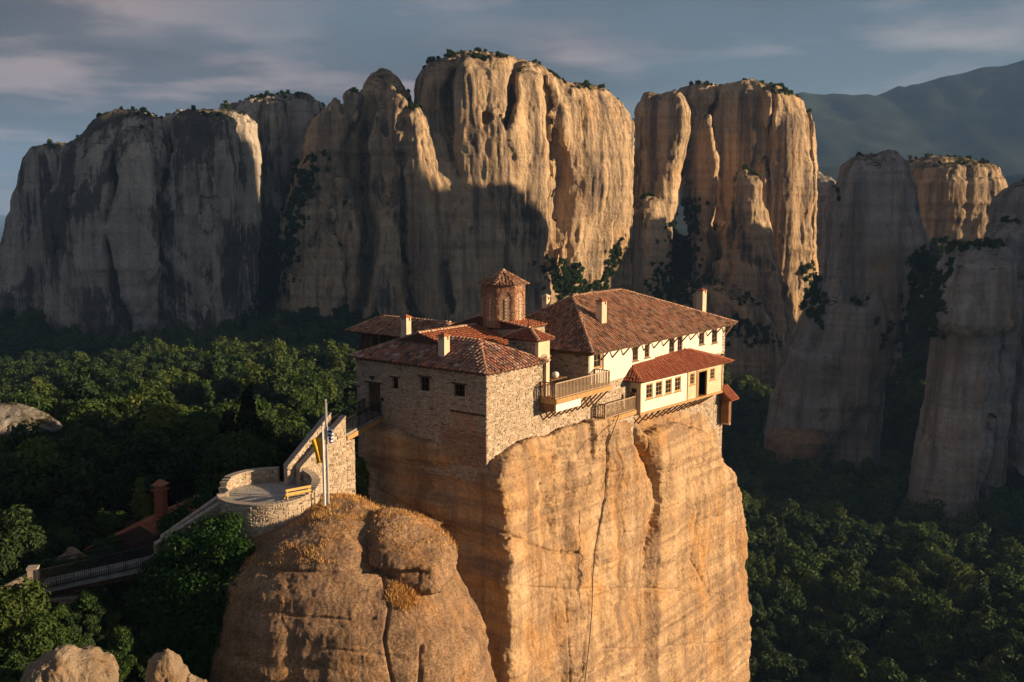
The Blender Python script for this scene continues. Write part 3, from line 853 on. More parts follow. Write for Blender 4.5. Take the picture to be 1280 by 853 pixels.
ff, FV, FN, FQ = formation('rock_outcrop', 'rounded brown rock with dry grass on top, under the flagpoles and the round terrace', [
    dict(D=63.5, ry=9.5, p=2.6, tb=0.3, pts=[(1500,262,640),(1000,268,628),(853,276,616),(800,280,604),(760,285,588),(735,290,577),(718,292,566),(706,296,556),(694,300,540),(684,306,530)],
         rys=[(1500,11),(853,8.2),(760,7.6),(724,7.0),(712,6.2),(700,5.2),(684,4.0)]),
    dict(D=64.2, ry=7.4, p=2.6, pts=[(800,290,520),(720,296,508),(700,300,500),(684,308,494),(668,322,486),(655,345,476),(645,372,460)]),
    dict(D=68.0, ry=5.0, p=2.4, pts=[(800,300,520),(690,300,512),(660,300,498),(645,312,482),(634,330,470),(627,350,452)]),
    ], 0.33, 1.2, M['flagrock'], amp=(0.35, 0.16, 0.10), scl=(6, 2.4, 0.9), crack=0.25, fine=(0.03, 0.6), base=-46, seed=2.9, strata=0.26, sub=2, post=flag_post)
sf, SV, SN, SQ = formation('boulder', 'long flat boulder perched on the right shoulder of the brown rock, dark crack under it', [
    dict(ell=(at(519, 688, 63.4), (2.75, 4.6, 1.25), -27.0), p=3.0),
    dict(ell=(at(494, 674, 64.0), (1.7, 3.4, 1.2), -14.0), p=2.6),
    ], 0.2, 0.9, M['flagrock'], amp=(0.16, 0.10, 0.06), scl=(4, 1.8, 0.7), crack=0.0, fine=(0.06, 0.5), seed=6.6, cat='boulder', strata=0.1)
formation('boulder', 'double-humped brown boulder at the bottom left, below the footbridge', [
    dict(D=50, ry=1.9, p=2.3, pts=[(900,26,110),(853,30,106),(830,37,108),(812,52,104),(803,66,96)]),
    dict(D=50.6, ry=1.8, p=2.3, pts=[(900,80,150),(853,86,145),(830,88,138),(812,90,128),(803,98,118)]),
    ], 0.14, 0.25, M['boulder'], amp=(0.16, 0.12, 0.06), scl=(2.2, 0.9, 0.4), crack=0.25, fine=(0.05, 0.35), seed=1.9, cat='boulder', strata=0.08)
formation('boulder', 'narrow stacked boulder with a small cap, right of the double-humped one', [
    dict(D=52, ry=1.5, p=2.3, pts=[(900,174,250),(853,178,246),(835,186,240),(826,196,234)]),
    dict(D=52, ry=1.0, p=2.2, pts=[(835,184,226),(822,184,230),(812,188,226),(806,194,216)]),
    dict(D=52.3, ry=0.8, p=2.2, pts=[(900,230,270),(850,236,262),(838,240,254)]),
    ], 0.13, 0.12, M['boulder'], amp=(0.12, 0.1, 0.05), scl=(2.0, 0.8, 0.35), crack=0.2, fine=(0.045, 0.3), seed=3.7, cat='boulder', strata=0.07)
formation('rock_outcrop', 'grey layered rock jutting from the trees at the left edge', [
    dict(D=118, ry=5, p=2.6, pts=[(660,-60,60),(580,-50,72),(560,-45,78),(548,-45,60)]),
    dict(D=117, ry=4.5, p=2.4, hang=1, pts=[(548,-40,58),(538,-40,66),(528,-40,62),(514,-40,40),(504,-30,22)]),
    ], 0.4, 0.8, M['pillar'], amp=(0.5, 0.4, 0.2), scl=(6, 2.5, 1), crack=0.5, fine=(0.1, 1.0), seed=4.4, strata=0.4)
formation('boulder', 'pale weathered boulder in the bushes behind the footbridge', [
    dict(D=68, ry=2.4, p=2.4, pts=[(760,48,140),(720,52,128),(700,58,118),(688,66,106),(681,76,96)]),
    ], 0.2, 0.4, M['boulder'], amp=(0.25, 0.2, 0.1), scl=(3, 1.2, 0.5), crack=0.3, fine=(0.06, 0.5), seed=7.1, cat='boulder', strata=0.1)
formation('boulder', 'grey upright boulder among trees left of the red roof', [
    dict(D=84, ry=2.2, p=2.3, pts=[(700,120,176),(660,126,168),(635,132,163),(618,138,158),(612,144,154)]),
    ], 0.25, 0.4, M['pillar'], amp=(0.25, 0.2, 0.1), scl=(3, 1.2, 0.5), crack=0.3, fine=(0.06, 0.6), seed=8.1, cat='boulder', strata=0.1)
formation('rock_outcrop', 'bare brown rock slab sloping out of the woods at the foot of the leaning rock', [
    dict(D=388, ry=16, p=2.3, pts=[(620,950,1010),(585,953,1012),(560,956,1022),(545,962,1032),(533,985,1030)]),
    ], 1.0, 2, M['flagrock'], amp=(1.0, 0.8, 0.4), scl=(15, 6, 3), crack=0.5, fine=(0.3, 3), seed=3.1, strata=0.3)
for i, (a, b, D, w, hh, lb) in enumerate(((203, 536, 150, 15, 9, 'small bare rock showing between trees in the middle of the left wood'), (285, 560, 122, 16, 12, 'pinkish bare rock beside the dark cypress trees'), (1000, 722, 262, 46, 26, 'low brown rock showing through the trees right of the monastery rock'), (940, 840, 205, 34, 24, 'bare rock patch at the bottom, right of the monastery rock'))):
    formation('boulder', lb, [dict(D=D, ry=w*D/F*0.4, p=2.3, pts=[(b + hh*2, a - w, a + w), (b, a - w*0.9, a + w*0.9), (b - hh*0.6, a - w*0.6, a + w*0.55), (b - hh, a - w*0.3, a + w*0.25)])],
              0.35 + D/500, 1, M['boulder'], amp=(0.4, 0.3, 0.15), scl=(6, 2, 1), crack=0.3, fine=(0.1, 1), seed=5.5 + i, cat='boulder', strata=0.2)
# ---------------------------------------------------------------- building materials
M['mortar'] = plain('lime mortar', (0.44, 0.365, 0.28), 0.95, 0.3, 3.0, 0.1, 0.4)
M['stone'] = pieces_mat('rubble stone', [(0.22, 0.175, 0.14), (0.40, 0.325, 0.25), (0.33, 0.26, 0.20), (0.44, 0.36, 0.28), (0.37, 0.27, 0.20), (0.29, 0.24, 0.20), (0.42, 0.34, 0.26), (0.15, 0.12, 0.10)], 0.93, 0.4, 9.0)
M['stone_pale'] = pieces_mat('pale rubble stone', [(0.52, 0.43, 0.32), (0.36, 0.28, 0.20), (0.60, 0.51, 0.40), (0.24, 0.185, 0.135), (0.48, 0.38, 0.28), (0.62, 0.54, 0.43), (0.40, 0.27, 0.17), (0.55, 0.46, 0.35)], 0.93, 0.35, 9.0)
M['coping'] = pieces_mat('coping stone', [(0.42, 0.36, 0.30), (0.50, 0.44, 0.36), (0.36, 0.31, 0.26), (0.46, 0.38, 0.31)], 0.9, 0.35, 7.0)
M['brick'] = pieces_mat('thin red brick', [(0.30, 0.14, 0.09), (0.44, 0.24, 0.14), (0.36, 0.18, 0.115), (0.50, 0.32, 0.20), (0.30, 0.15, 0.10)], 0.9, 0.3, 12.0)
M['brickwall'] = plain('brick joint mortar', (0.42, 0.30, 0.22), 0.95, 0.25, 5.0)
M['tile_old'] = pieces_mat('weathered roof tile', [(0.123, 0.087, 0.08), (0.461, 0.21, 0.138), (0.231, 0.152, 0.123), (0.584, 0.246, 0.145), (0.307, 0.217, 0.181), (0.507, 0.304, 0.217), (0.169, 0.116, 0.102), (0.415, 0.16, 0.102), (0.707, 0.536, 0.42)], 0.85, 0.35, 10.0)
M['tile_brown'] = pieces_mat('brown roof tile', [(0.321, 0.166, 0.108), (0.468, 0.226, 0.133), (0.234, 0.133, 0.097), (0.556, 0.306, 0.187), (0.41, 0.186, 0.108), (0.176, 0.113, 0.084), (0.497, 0.346, 0.241), (0.381, 0.199, 0.127), (0.112, 0.071, 0.057), (0.448, 0.304, 0.22)], 0.85, 0.35, 10.0)
M['tile_red'] = pieces_mat('new red roof tile', [(0.37, 0.135, 0.07), (0.46, 0.18, 0.09), (0.40, 0.15, 0.075), (0.32, 0.115, 0.065)], 0.75, 0.2, 8.0)
M['tile_bay'] = pieces_mat('brick-red roof tile', [(0.33, 0.105, 0.06), (0.40, 0.14, 0.075), (0.29, 0.09, 0.055), (0.42, 0.18, 0.10)], 0.75, 0.2, 8.0)
M['ridge_tile'] = pieces_mat('pale ridge tile', [(0.52, 0.33, 0.21), (0.46, 0.26, 0.16), (0.58, 0.42, 0.30), (0.42, 0.22, 0.13)], 0.85, 0.25, 8.0)
M['roofdeck'] = plain('roof underlay', (0.10, 0.055, 0.04), 0.95, 0.3, 4.0)
def stained(name, c):
    m = Mat(name, 0.9, 0.1)
    b = m.ramp(m.noise((0.9, 0.9, 0.9), 6, 0.6), [(0.3, tuple(0.9*x for x in c)), (0.7, c)])
    run = m.noise((3.5, 3.5, 0.35), 6, 0.65, (2, 3, 1))
    b = m.mix(m.ramp(run, [(0.55, 0.0), (0.72, 0.4)]), b, (0.42, 0.34, 0.26))
    m.color(b); m.bump(m.noise((6, 6, 6), 5, 0.6), 0.15, 0.03); return m.m
M['plaster'] = stained('cream white plaster', (0.80, 0.74, 0.65))
M['plaster_warm'] = plain('warm plaster', (0.66, 0.53, 0.38), 0.9, 0.1, 1.2, 0.1, 0.15)
M['wood_dark'] = plain('dark stained timber', (0.10, 0.055, 0.032), 0.75, 0.35, 5.0, 0.2, 0.2, stretch=(1, 1, 0.2))
M['wood_brown'] = plain('brown timber', (0.22, 0.115, 0.06), 0.7, 0.3, 5.0, 0.2, 0.2, stretch=(1, 1, 0.3))
M['wood_honey'] = plain('honey-coloured timber', (0.46, 0.27, 0.11), 0.65, 0.2, 5.0, 0.25, 0.1, stretch=(1, 1, 0.3))
M['wood_pale'] = plain('pale timber', (0.47, 0.35, 0.24), 0.8, 0.2, 5.0, 0.15, 0.1)  # the balconies' front rails are paler than their side rails
M['iron'] = plain('black iron', (0.02, 0.02, 0.022), 0.5, 0.2, 6.0, 0.4, metal=0.3)
M['steel'] = plain('grey painted steel', (0.42, 0.44, 0.46), 0.45, 0.1, 4.0, 0.4, metal=0.4)
def glass_mat():
    m = Mat('window glass', 0.08, 0.5); m.color((0.018, 0.02, 0.024)); return m.m
M['glass'] = glass_mat()
M['dark'] = plain('unlit opening', (0.012, 0.010, 0.009), 1.0, 0.2, 4.0, 0.05)  # near-black sheets stand for the shade inside openings
M['slab'] = pieces_mat('terrace flagstone', [(0.34, 0.33, 0.32), (0.42, 0.40, 0.37), (0.37, 0.36, 0.35), (0.46, 0.43, 0.39), (0.32, 0.31, 0.31)], 0.8, 0.25, 5.0, obj=True)
M['white'] = plain('white paint', (0.78, 0.76, 0.72), 0.6, 0.05, 4.0, 0.3)
M['conc'] = plain('weathered concrete', (0.30, 0.28, 0.26), 0.9, 0.25, 1.5, 0.1, 0.2)

# ---------------------------------------------------------------- building tools
def lbox(mb, u0, u1, w0, w1, z0, z1):
    c = [(u0, w0), (u1, w0), (u1, w1), (u0, w1)]
    mb.hexa([Wd(a, b, z0) for a, b in c], [Wd(a, b, z1) for a, b in c])
def in_poly(poly, s, t):
    r = False; n = len(poly)
    for i in range(n):
        (x0, y0), (x1, y1) = poly[i], poly[i-1]
        if (y0 > t) != (y1 > t) and s < (x1 - x0)*(t - y0)/(y1 - y0) + x0: r = not r
    return r
def unit(v):
    v = np.array(v, float); return v/np.linalg.norm(v)
def tiles(mb, P, pitch=0.30, row=0.38, rad=0.11, lift=0.03, seed=1):
    """barrel tiles over a planar roof face; P[0]->P[1] is its eave"""
    rg = random.Random(seed)
    P = [np.array(p, float) for p in P]
    a = unit(P[1] - P[0]); n = np.cross(a, P[2] - P[1]); n = unit(n)
    if n[2] < 0: n = -n
    b = np.cross(n, a); b = b if b[2] > 0 else -b
    poly = [((p - P[0]) @ a, (p - P[0]) @ b) for p in P]
    smin_, smax_ = min(p[0] for p in poly), max(p[0] for p in poly); tmax = max(p[1] for p in poly)
    ang = [0, 0.95, 2.19, math.pi]
    for i in range(int((smax_ - smin_)/pitch)):
        s = smin_ + (i + 0.5)*pitch
        for j in range(int(tmax/row) + 1):
            t0 = j*row - 0.10 + rg.gauss(0, 0.02)
            tm = t0 + 0.6*row
            if not in_poly(poly, s, max(0.02, tm)): continue
            ds, da = rg.gauss(0, 0.02), rg.gauss(0, 0.05)
            L = row + 0.09
            r0, r1 = rad*rg.uniform(1.0, 1.14), rad*rg.uniform(0.82, 0.92)
            h0, h1 = lift + rg.uniform(0, 0.025), lift - 0.03
            k = len(mb.v)
            for tt, r, hh, so_ in ((t0, r0, h0, 0), (t0 + L, r1, h1, da*L)):
                for g in ang:
                    mb.v.append(tuple(P[0] + a*(s + ds + so_ + r*math.cos(g)) + b*tt + n*(hh + r*1.05*math.sin(g))))
            mb.f += [[k, k+1, k+5, k+4], [k+1, k+2, k+6, k+5], [k+2, k+3, k+7, k+6], [k, k+3, k+2, k+1]]
def ridge_tiles(mb, p, q, rad=0.15, step=0.36, seed=3):
    rg = random.Random(seed)
    p, q = np.array(p, float), np.array(q, float)
    d = q - p; L = np.linalg.norm(d); d /= L
    x = unit(np.cross(d, (0, 0, 1))); y = np.cross(x, d)
    for i in range(max(1, int(L/step))):
        t0 = i*step; k = len(mb.v); j = rg.gauss(0, 0.015)
        for tt, r, hh in ((t0, rad*rg.uniform(1, 1.12), 0.05), (t0 + step + 0.06, rad*0.85, 0.025)):
            for g in (0, 0.8, 1.57, 2.34, math.pi):
                mb.v.append(tuple(p + d*tt + x*(r*math.cos(g) + j) + y*(hh - 0.04 + r*0.8*math.sin(g))))
        mb.f += [[k+m, k+m+1, k+m+6, k+m+5] for m in range(4)] + [[k+4, k+3, k+2, k+1, k]]
def hip_roof(parent, u0, u1, w0, w1, ze, ra, rb, zr, mat, sides, ridge_mat='ridge_tile', th=0.12, name='roof', seed=1, pitch=0.27, hips=None, row=0.38):
    """ra, rb: ends of the ridge in (u, w); sides: which of -u, +u, -w, +w get tiles"""
    c = {'ll': Wd(u0, w0, ze), 'rl': Wd(u1, w0, ze), 'ru': Wd(u1, w1, ze), 'lu': Wd(u0, w1, ze)}
    A, B = Wd(ra[0], ra[1], zr), Wd(rb[0], rb[1], zr)
    along_u = abs(rb[0] - ra[0]) > abs(rb[1] - ra[1])
    if along_u:
        faces = {'-w': [c['ll'], c['rl'], B, A], '+u': [c['rl'], c['ru'], B], '+w': [c['ru'], c['lu'], A, B], '-u': [c['lu'], c['ll'], A]}
        hp = [(c['ll'], A), (c['lu'], A), (c['rl'], B), (c['ru'], B), (A, B)]
    else:
        faces = {'-u': [c['lu'], c['ll'], A, B], '-w': [c['ll'], c['rl'], A], '+u': [c['rl'], c['ru'], B, A], '+w': [c['ru'], c['lu'], B]}
        hp = [(c['ll'], A), (c['rl'], A), (c['lu'], B), (c['ru'], B), (A, B)]
    mb = MB()
    for f in faces.values(): mb.poly(f)
    base = [c['ll'], c['rl'], c['ru'], c['lu']]
    dn = np.array([0, 0, -th])
    mb.poly([p + dn for p in base][::-1])
    for i in range(4): mb.poly([base[i] + dn, base[(i+1) % 4] + dn, base[(i+1) % 4], base[i]])
    rf = mb.build(name, M['roofdeck'], parent)
    t = MB()
    for i, s in enumerate(sides): tiles(t, faces[s], pitch, row, pitch*0.37, seed=seed + i)
    t.build('roof_tile', M[mat], rf, kind='stuff', fix=False)
    rt = MB()
    for i, (p, q) in enumerate(hp):
        if hips is None or i in hips: ridge_tiles(rt, p, q, seed=seed + i)
    rt.build('ridge_tile', M[ridge_mat], rf, kind='stuff', fix=False)
    return rf
def cells(L, z0, z1, holes):
    S = sorted({0, L, *[h[0] for h in holes], *[h[1] for h in holes]}); T = sorted({z0, z1, *[h[2] for h in holes], *[h[3] for h in holes]})
    for a, b in zip(S, S[1:]):
        for c, d in zip(T, T[1:]):
            m, k = (a + b)/2, (c + d)/2
            if not any(h[0] < m < h[1] and h[2] < k < h[3] for h in holes): yield a, b, c, d
def wall(mb, P0, A, N, L, z0, z1, th, holes=()):
    """an upright wall slab with openings; P0 in plan, A along, N outward"""
    P0, A, N = [np.array([*np.array(q, float)[:2], 0.0]) for q in (P0, A, N)]
    for a, b, c, d in cells(L, z0, z1, holes):
        q = [P0 + A*a, P0 + A*b, P0 + A*b - N*th, P0 + A*a - N*th]
        if np.cross(A, -N)[2] < 0: q = q[::-1]
        mb.hexa([p + [0, 0, c] for p in q], [p + [0, 0, d] for p in q])
def stones(mb, P0, A, N, L, z0, z1, holes=(), size=(0.34, 0.19), seed=1, zlo=None, zhi=None, proud=(0.004, 0.065), gap=0.022):
    """random coursed rubble: every stone a chipped block standing a little out of the wall.
    zlo/zhi: optional height limits as functions of the distance along the wall"""
    rg = random.Random(seed)
    A, N = np.array([*A[:2], 0.]), np.array([*N[:2], 0.]); P0 = np.array([*np.array(P0)[:2], 0.])
    z = z0
    while z < z1 - 0.05:
        hc = size[1]*rg.uniform(0.65, 1.4)
        if z + hc > z1 - 0.06: hc = z1 - z
        s = -rg.uniform(0, 0.12)
        while s < L - 0.03:
            wc = size[0]*rg.uniform(0.5, 1.75)
            e = min(s + wc, L)
            if L - e < 0.1: e = L
            a, b, c, d = max(s, 0), e, z, z + hc
            s = e
            if zlo is not None and (c + d)/2 < zlo((a+b)/2): continue
            if zhi is not None and d > zhi((a+b)/2) + 0.03: continue
            bad = False
            for h in holes:
                if a < h[1] and b > h[0] and c < h[3] and d > h[2]:
                    if a < h[0]: b = min(b, h[0])
                    elif b > h[1]: a = max(a, h[1])
                    else: bad = True
            if bad or b - a < 0.07: continue
            g = gap; j = lambda q=0.03: rg.uniform(-q, q)
            o = rg.uniform(*proud); bv = min(0.03, (b - a)*0.15, hc*0.15)
            base = [(a+g, c+g), (b-g, c+g), (b-g, d-g), (a+g, d-g)]
            base = [(x + j(), y + j()) for x, y in base]
            cx, cz = (a + b)/2, (c + d)/2
            top = [(x + (cx - x)/abs(cx - x + 1e-6)*bv, y + (cz - y)/abs(cz - y + 1e-6)*bv) for x, y in base]
            k = len(mb.v)
            for x, y in base: mb.v.append(tuple(P0 + A*x + np.array([0, 0, y]) - N*0.005))
            for x, y in top: mb.v.append(tuple(P0 + A*x + np.array([0, 0, y]) + N*(o + j(0.006))))
            mb.f.append([k+4, k+5, k+6, k+7])
            mb.f += [[k+i, k+(i+1) % 4, k+4+(i+1) % 4, k+4+i] for i in range(4)]
        z += hc
def window(parent, P0, A, N, h, frame, pane='glass', bars=(1, 1), fw=0.07, depth=0.10, sill=None, lintel=None, label=None):
    """a window in an opening h = (s0, s1, z0, z1): frame > pane, glazing bars"""
    A, N = np.array([*A[:2], 0.]), np.array([*N[:2], 0.]); P0 = np.array([*np.array(P0)[:2], 0.])
    s0, s1, z0, z1 = h
    pt = lambda s, z, o: P0 + A*s + N*o + np.array([0, 0, z])
    def blk(mb, a, b, c, d, o0, o1):
        q = [(a, o1), (b, o1), (b, o0), (a, o0)]
        mb.hexa([pt(s, c, o) for s, o in q], [pt(s, d, o) for s, o in q])
    mb = MB(); f = fw
    blk(mb, s0, s1, z1 - f, z1, -depth - 0.06, -depth); blk(mb, s0, s1, z0, z0 + f, -depth - 0.06, -depth)
    blk(mb, s0, s0 + f, z0 + f, z1 - f, -depth - 0.06, -depth); blk(mb, s1 - f, s1, z0 + f, z1 - f, -depth - 0.06, -depth)
    w = mb.build('window', M[frame], parent, label)
    mb = MB(); blk(mb, s0 + f, s1 - f, z0 + f, z1 - f, -depth - 0.05, -depth - 0.035); mb.build('pane', M[pane], w)
    if bars[0] or bars[1]:
        mb = MB()
        for i in range(bars[0]):
            x = s0 + (s1 - s0)*(i + 1)/(bars[0] + 1); blk(mb, x - 0.018, x + 0.018, z0 + f, z1 - f, -depth - 0.033, -depth - 0.005)
        for i in range(bars[1]):
            y = z0 + (z1 - z0)*(i + 1)/(bars[1] + 1); blk(mb, s0 + f, s1 - f, y - 0.018, y + 0.018, -depth - 0.031, -depth - 0.008)
        mb.build('glazing_bar', M[frame], w)
    if sill:
        mb = MB(); blk(mb, s0 - 0.08, s1 + 0.08, z0 - 0.08, z0 - 0.002, -depth, 0.09); mb.build('sill', M[sill], w)
    if lintel:
        mb = MB(); blk(mb, s0 - 0.22, s1 + 0.22, z1 + 0.002, z1 + 0.12, -0.05, 0.075); mb.build('lintel', M[lintel], w)
    return w
def chimney(parent, u, w, z0, z1, su, sw, mat='plaster_warm', cap='tile_red', label=None):
    mb = MB(); lbox(mb, u - su/2, u + su/2, w - sw/2, w + sw/2, z0, z1 - 0.42)
    e = 0.11
    for a, b in ((-1, -1), (1, -1), (1, 1), (-1, 1)):
        cu, cw = u + a*(su/2 - e/2), w + b*(sw/2 - e/2)
        lbox(mb, cu - e/2, cu + e/2, cw - e/2, cw + e/2, z1 - 0.42, z1 - 0.14)
    lbox(mb, u - su/2 + 0.1, u + su/2 - 0.1, w - sw/2 + 0.1, w + sw/2 - 0.1, z1 - 0.42, z1 - 0.2)
    ch = mb.build('chimney', M[mat], parent, label)
    mb = MB(); g = 0.07
    b = [Wd(u - su/2 - g, w - sw/2 - g, z1 - 0.14), Wd(u + su/2 + g, w - sw/2 - g, z1 - 0.14), Wd(u + su/2 + g, w + sw/2 + g, z1 - 0.14), Wd(u - su/2 - g, w + sw/2 + g, z1 - 0.14)]
    t = [p + np.array([0, 0, 0.05]) for p in b]
    mb.hexa(b, t); top = Wd(u, w, z1 + 0.1)
    for i in range(4): mb.poly([t[i] + [0, 0, .002], t[(i+1) % 4] + [0, 0, .002], top])
    mb.build('chimney_cap', M[cap], ch)
    return ch
def pick_plane(px, py, Pa, Pb):
    """where the view position meets the upright plane through two plan points: distance along, height"""
    d = ray(px, py); Pa, Pb = np.array(Pa)[:2], np.array(Pb)[:2]
    a = (Pb - Pa)/np.linalg.norm(Pb - Pa); n = np.array([-a[1], a[0]])
    t = (Pa @ n)/(d[:2] @ n)
    return (t*d[:2] - Pa) @ a, t*d[2]

# ---------------------------------------------------------------- stone house (left)
H = thing('stone_house', 'square rubble-stone house with a door, three small windows and an old hipped tile roof', 'house', Wd(3.4, 6.5, -19))
TL, TW = 12.9, 6.75
PL = Wd(0, TL, 0)                              # left front runs from here towards -w
lh = []
for a, b, c, d in ((459, 478, 476, 517), (490, 472, 498, 487), (525, 471, 537, 490), (567, 480, 581, 497)):
    s0, za = pick_plane(a, b, PL, Wd(0, 0, 0)); s1, zb = pick_plane(c, d, PL, Wd(0, 0, 0))
    lh.append((s0, s1, zb, za))
lh[0] = (lh[0][0], lh[0][1], -16.25, lh[0][3])
mb = MB(); wall(mb, PL, -E2, -E1, TL, -21, -12.05, 0.5, lh)
wall(mb, Wd(0.5, 0, 0), E1, -E2, TW - 0.5, -20, -12.05, 0.5)
wall(mb, Wd(TW, 0.5, 0), E2, E1, TL - 0.5, -19, -12.05, 0.4)
wall(mb, Wd(TW - 0.4, TL, 0), -E1, E2, TW - 0.9, -19, -12.05, 0.4)
mb.build('wall', M['mortar'], H)
mb = MB(); stones(mb, PL, -E2, -E1, TL, -21, -12.1, [(a - 0.02, b + 0.02, c, d + 0.13) for a, b, c, d in lh] + [(9.6, 12.05, -16.4, -15.2), (9.5, 12.9, -15.2, -15.03)], (0.30, 0.145), 5)
mb.build('rubble_stone', M['stone'], H, kind='stuff')
mb = MB(); stones(mb, Wd(0, 0, 0), E1, -E2, TW, -20, -12.1, (), (0.29, 0.165), 6)
mb.build('rubble_stone', M['stone_pale'], H, kind='stuff')
mb = MB(); stones(mb, PL, -E2, -E1, TL, -16.4, -15.2, [(0, 9.62, -20, -10), (12.04, 13, -20, -10)], (0.24, 0.075), 8, proud=(0.008, 0.03), gap=0.01)
stones(mb, PL, -E2, -E1, TL, -19, -16.4, [(0, 8.6, -20, -10)], (0.24, 0.075), 9, proud=(0.03, 0.06), gap=0.01)
mb.build('brick_patch', M['brick'], H, kind='stuff')
mb = MB(); wall(mb, PL + (-E2)*9.55, -E2, -E1, 3.33, -15.19, -15.05, 0.1); b_ = mb.build('timber_string_course', M['wood_dark'], H); 
for v in b_.data.vertices: v.co += Vector(-E1*0.07)
for h in lh[1:]: window(H, PL, -E2, -E1, h, 'wood_dark', 'dark', (2, 1), 0.06, 0.18, lintel='wood_dark')
mb = MB(); s0, s1, z0, z1 = lh[0]
q = lambda s, o, z: PL - E2*s - E1*o + np.array([0, 0, z - PL[2]])
def lblk(mb, s0, s1, o0, o1, z0, z1):
    c = [(s0, o1), (s1, o1), (s1, o0), (s0, o0)]
    mb.hexa([q(s, o, z0) for s, o in c], [q(s, o, z1) for s, o in c])
lblk(mb, s0, s1, -0.3, -0.24, z0, z1); dr = mb.build('door', M['wood_dark'], H)
mb = MB()
for k in range(5): lblk(mb, s0 + 0.03 + k*(s1-s0)/5, s0 + (k+1)*(s1-s0)/5 - 0.02, -0.238, -0.225, z0 + 0.05, z1 - 0.05)
mb.build('door_board', M['wood_dark'], dr)
mb = MB(); lblk(mb, s1 - 0.2, s1 - 0.14, -0.222, -0.16, z0 + 0.95, z0 + 1.1); mb.build('handle', M['iron'], dr)
mb = MB(); lblk(mb, s0 - 0.25, s1 + 0.25, -0.05, 0.08, z1 + 0.003, z1 + 0.13); mb.build('door_lintel', M['wood_dark'], dr)
mb = MB(); lblk(mb, s0 + 0.5, s0 + 0.8, 0.02, 0.28, z1 + 0.42, z1 + 0.56); lblk(mb, s0 + 0.58, s0 + 0.72, 0.06, 0.2, z1 + 0.28, z1 + 0.418); mb.build('wall_lamp', M['iron'], H)
mb = MB(); lblk(mb, s1 + 0.18, s1 + 0.34, 0.02, 0.16, z0 + 1.05, z0 + 1.3); mb.build('bell_box', M['iron'], H)
rf = hip_roof(H, -0.42, TW + 0.25, -0.4, TL + 0.42, -12.0, (3.2, 3.2), (3.2, 9.5), -10.33, 'tile_old', ['-u', '-w', '+w'], seed=2, pitch=0.36, row=0.36, hips=(0, 1, 2, 4))
mb = MB()
for k in range(26):
    s = 0.25 + k*0.5; lblk(mb, s, s + 0.09, 0.0, 0.36, -12.22, -12.13)
for k in range(13):
    u = 0.3 + k*0.5; lbox(mb, u, u + 0.09, -0.35, -0.02, -12.22, -12.13)
mb.build('rafter_end', M['wood_dark'], H, kind='stuff')
chimney(H, 3.7, 11.1, -11.3, -9.05, 0.55, 0.6)
chimney(H, 0.95, 4.75, -11.55, -9.75, 0.6, 0.6, label='rendered chimney with a soot-black top, in front of the ridge')
mb = MB(); lbox(mb, 0.6, 1.3, 4.4, 4.43, -10.35, -9.9); mb.f = mb.f
# ---------------------------------------------------------------- bell turret
T = thing('bell_turret', 'small square stone turret with an arched opening and an iron cross on its tiled cap', 'turret', Wd(7, 1.45, -15))
mb = MB(); lbox(mb, 6.28, 7.62, 0.32, 2.88, -15.2, -10.42)
mb.build('wall', M['plaster_warm'], T)
mb = MB()                                       # front leaf with the tall arch
ar = [(0.42, -15.2), (0.42, -12.0)] + [(0.72 - 0.3*math.cos(t), -12.0 + 0.3*math.sin(t)) for t in np.linspace(0, math.pi, 9)][1:-1] + [(1.02, -12.0), (1.02, -15.2)]
ptt = lambda s, z, w: Wd(6.22 + s, w, z)
for i in range(len(ar) - 1):                     # soffit strip pieces between the arch and the wall edge
    (a, b), (c, d) = ar[i], ar[i+1]
    if abs(c - a) < 1e-6: continue
    mb.hexa([ptt(a, b, 0), ptt(c, d, 0), ptt(c, d, 0.3), ptt(a, b, 0.3)], [ptt(a, -10.42, 0), ptt(c, -10.42, 0), ptt(c, -10.42, 0.3), ptt(a, -10.42, 0.3)])
for a, b in ((0, 0.42), (1.02, 1.46)): lbox(mb, 6.22 + a, 6.22 + b, 0, 0.3, -15.2, -10.42)
mb.build('arch_front', M['plaster_warm'], T)
mb = MB(); lbox(mb, 6.64, 7.24, 0.27, 0.31, -15.2, -11.72); mb.build('opening', M['dark'], T)  # dark sheet put in for the shade behind the arch
mb = MB()
for k in range(9):
    t0, t1 = math.pi*k/9, math.pi*(k+0.9)/9
    r0, r1 = 0.36, 0.5; c = (0.72, -12.0)
    pts = [(c[0] - r*math.cos(t), c[1] + r*math.sin(t)) for r, t in ((r0, t0), (r0, t1), (r1, t1), (r1, t0))]
    mb.prism([ptt(s, z, -0.002) for s, z in pts], [ptt(s, z, -0.06) for s, z in pts])
lbox(mb, 6.2, 6.64, -0.08, -0.003, -12.1, -12.0); lbox(mb, 7.26, 7.74, -0.08, -0.003, -12.1, -12.0)
mb.build('arch_stone', M['coping'], T)
mb = MB(); stones(mb, Wd(6.26, 2.88, 0), -E2, -E1, 2.55, -12.2, -10.5, (), (0.3, 0.2), 21); mb.build('rubble_stone', M['stone'], T, kind='stuff')
hip_roof(T, 5.95, 7.95, -0.25, 3.15, -10.38, (6.95, 1.3), (6.95, 1.6), -9.62, 'tile_bay', ['-u', '-w'], seed=31, pitch=0.24, row=0.32)
mb = MB(); tp = Wd(6.95, 1.45, -9.62)
mb.tube([tp, tp + [0, 0, 1.15]], 0.035, 6); mb.bar(tp + [0, 0, 0.8] - E2*0.28, tp + [0, 0, 0.8] + E2*0.28, 0.06); mb.bar(tp + [0, 0, 0.5] - E2*0.12, tp + [0, 0, 0.5] + E2*0.12, 0.05)
mb.build('cross', M['iron'], T)
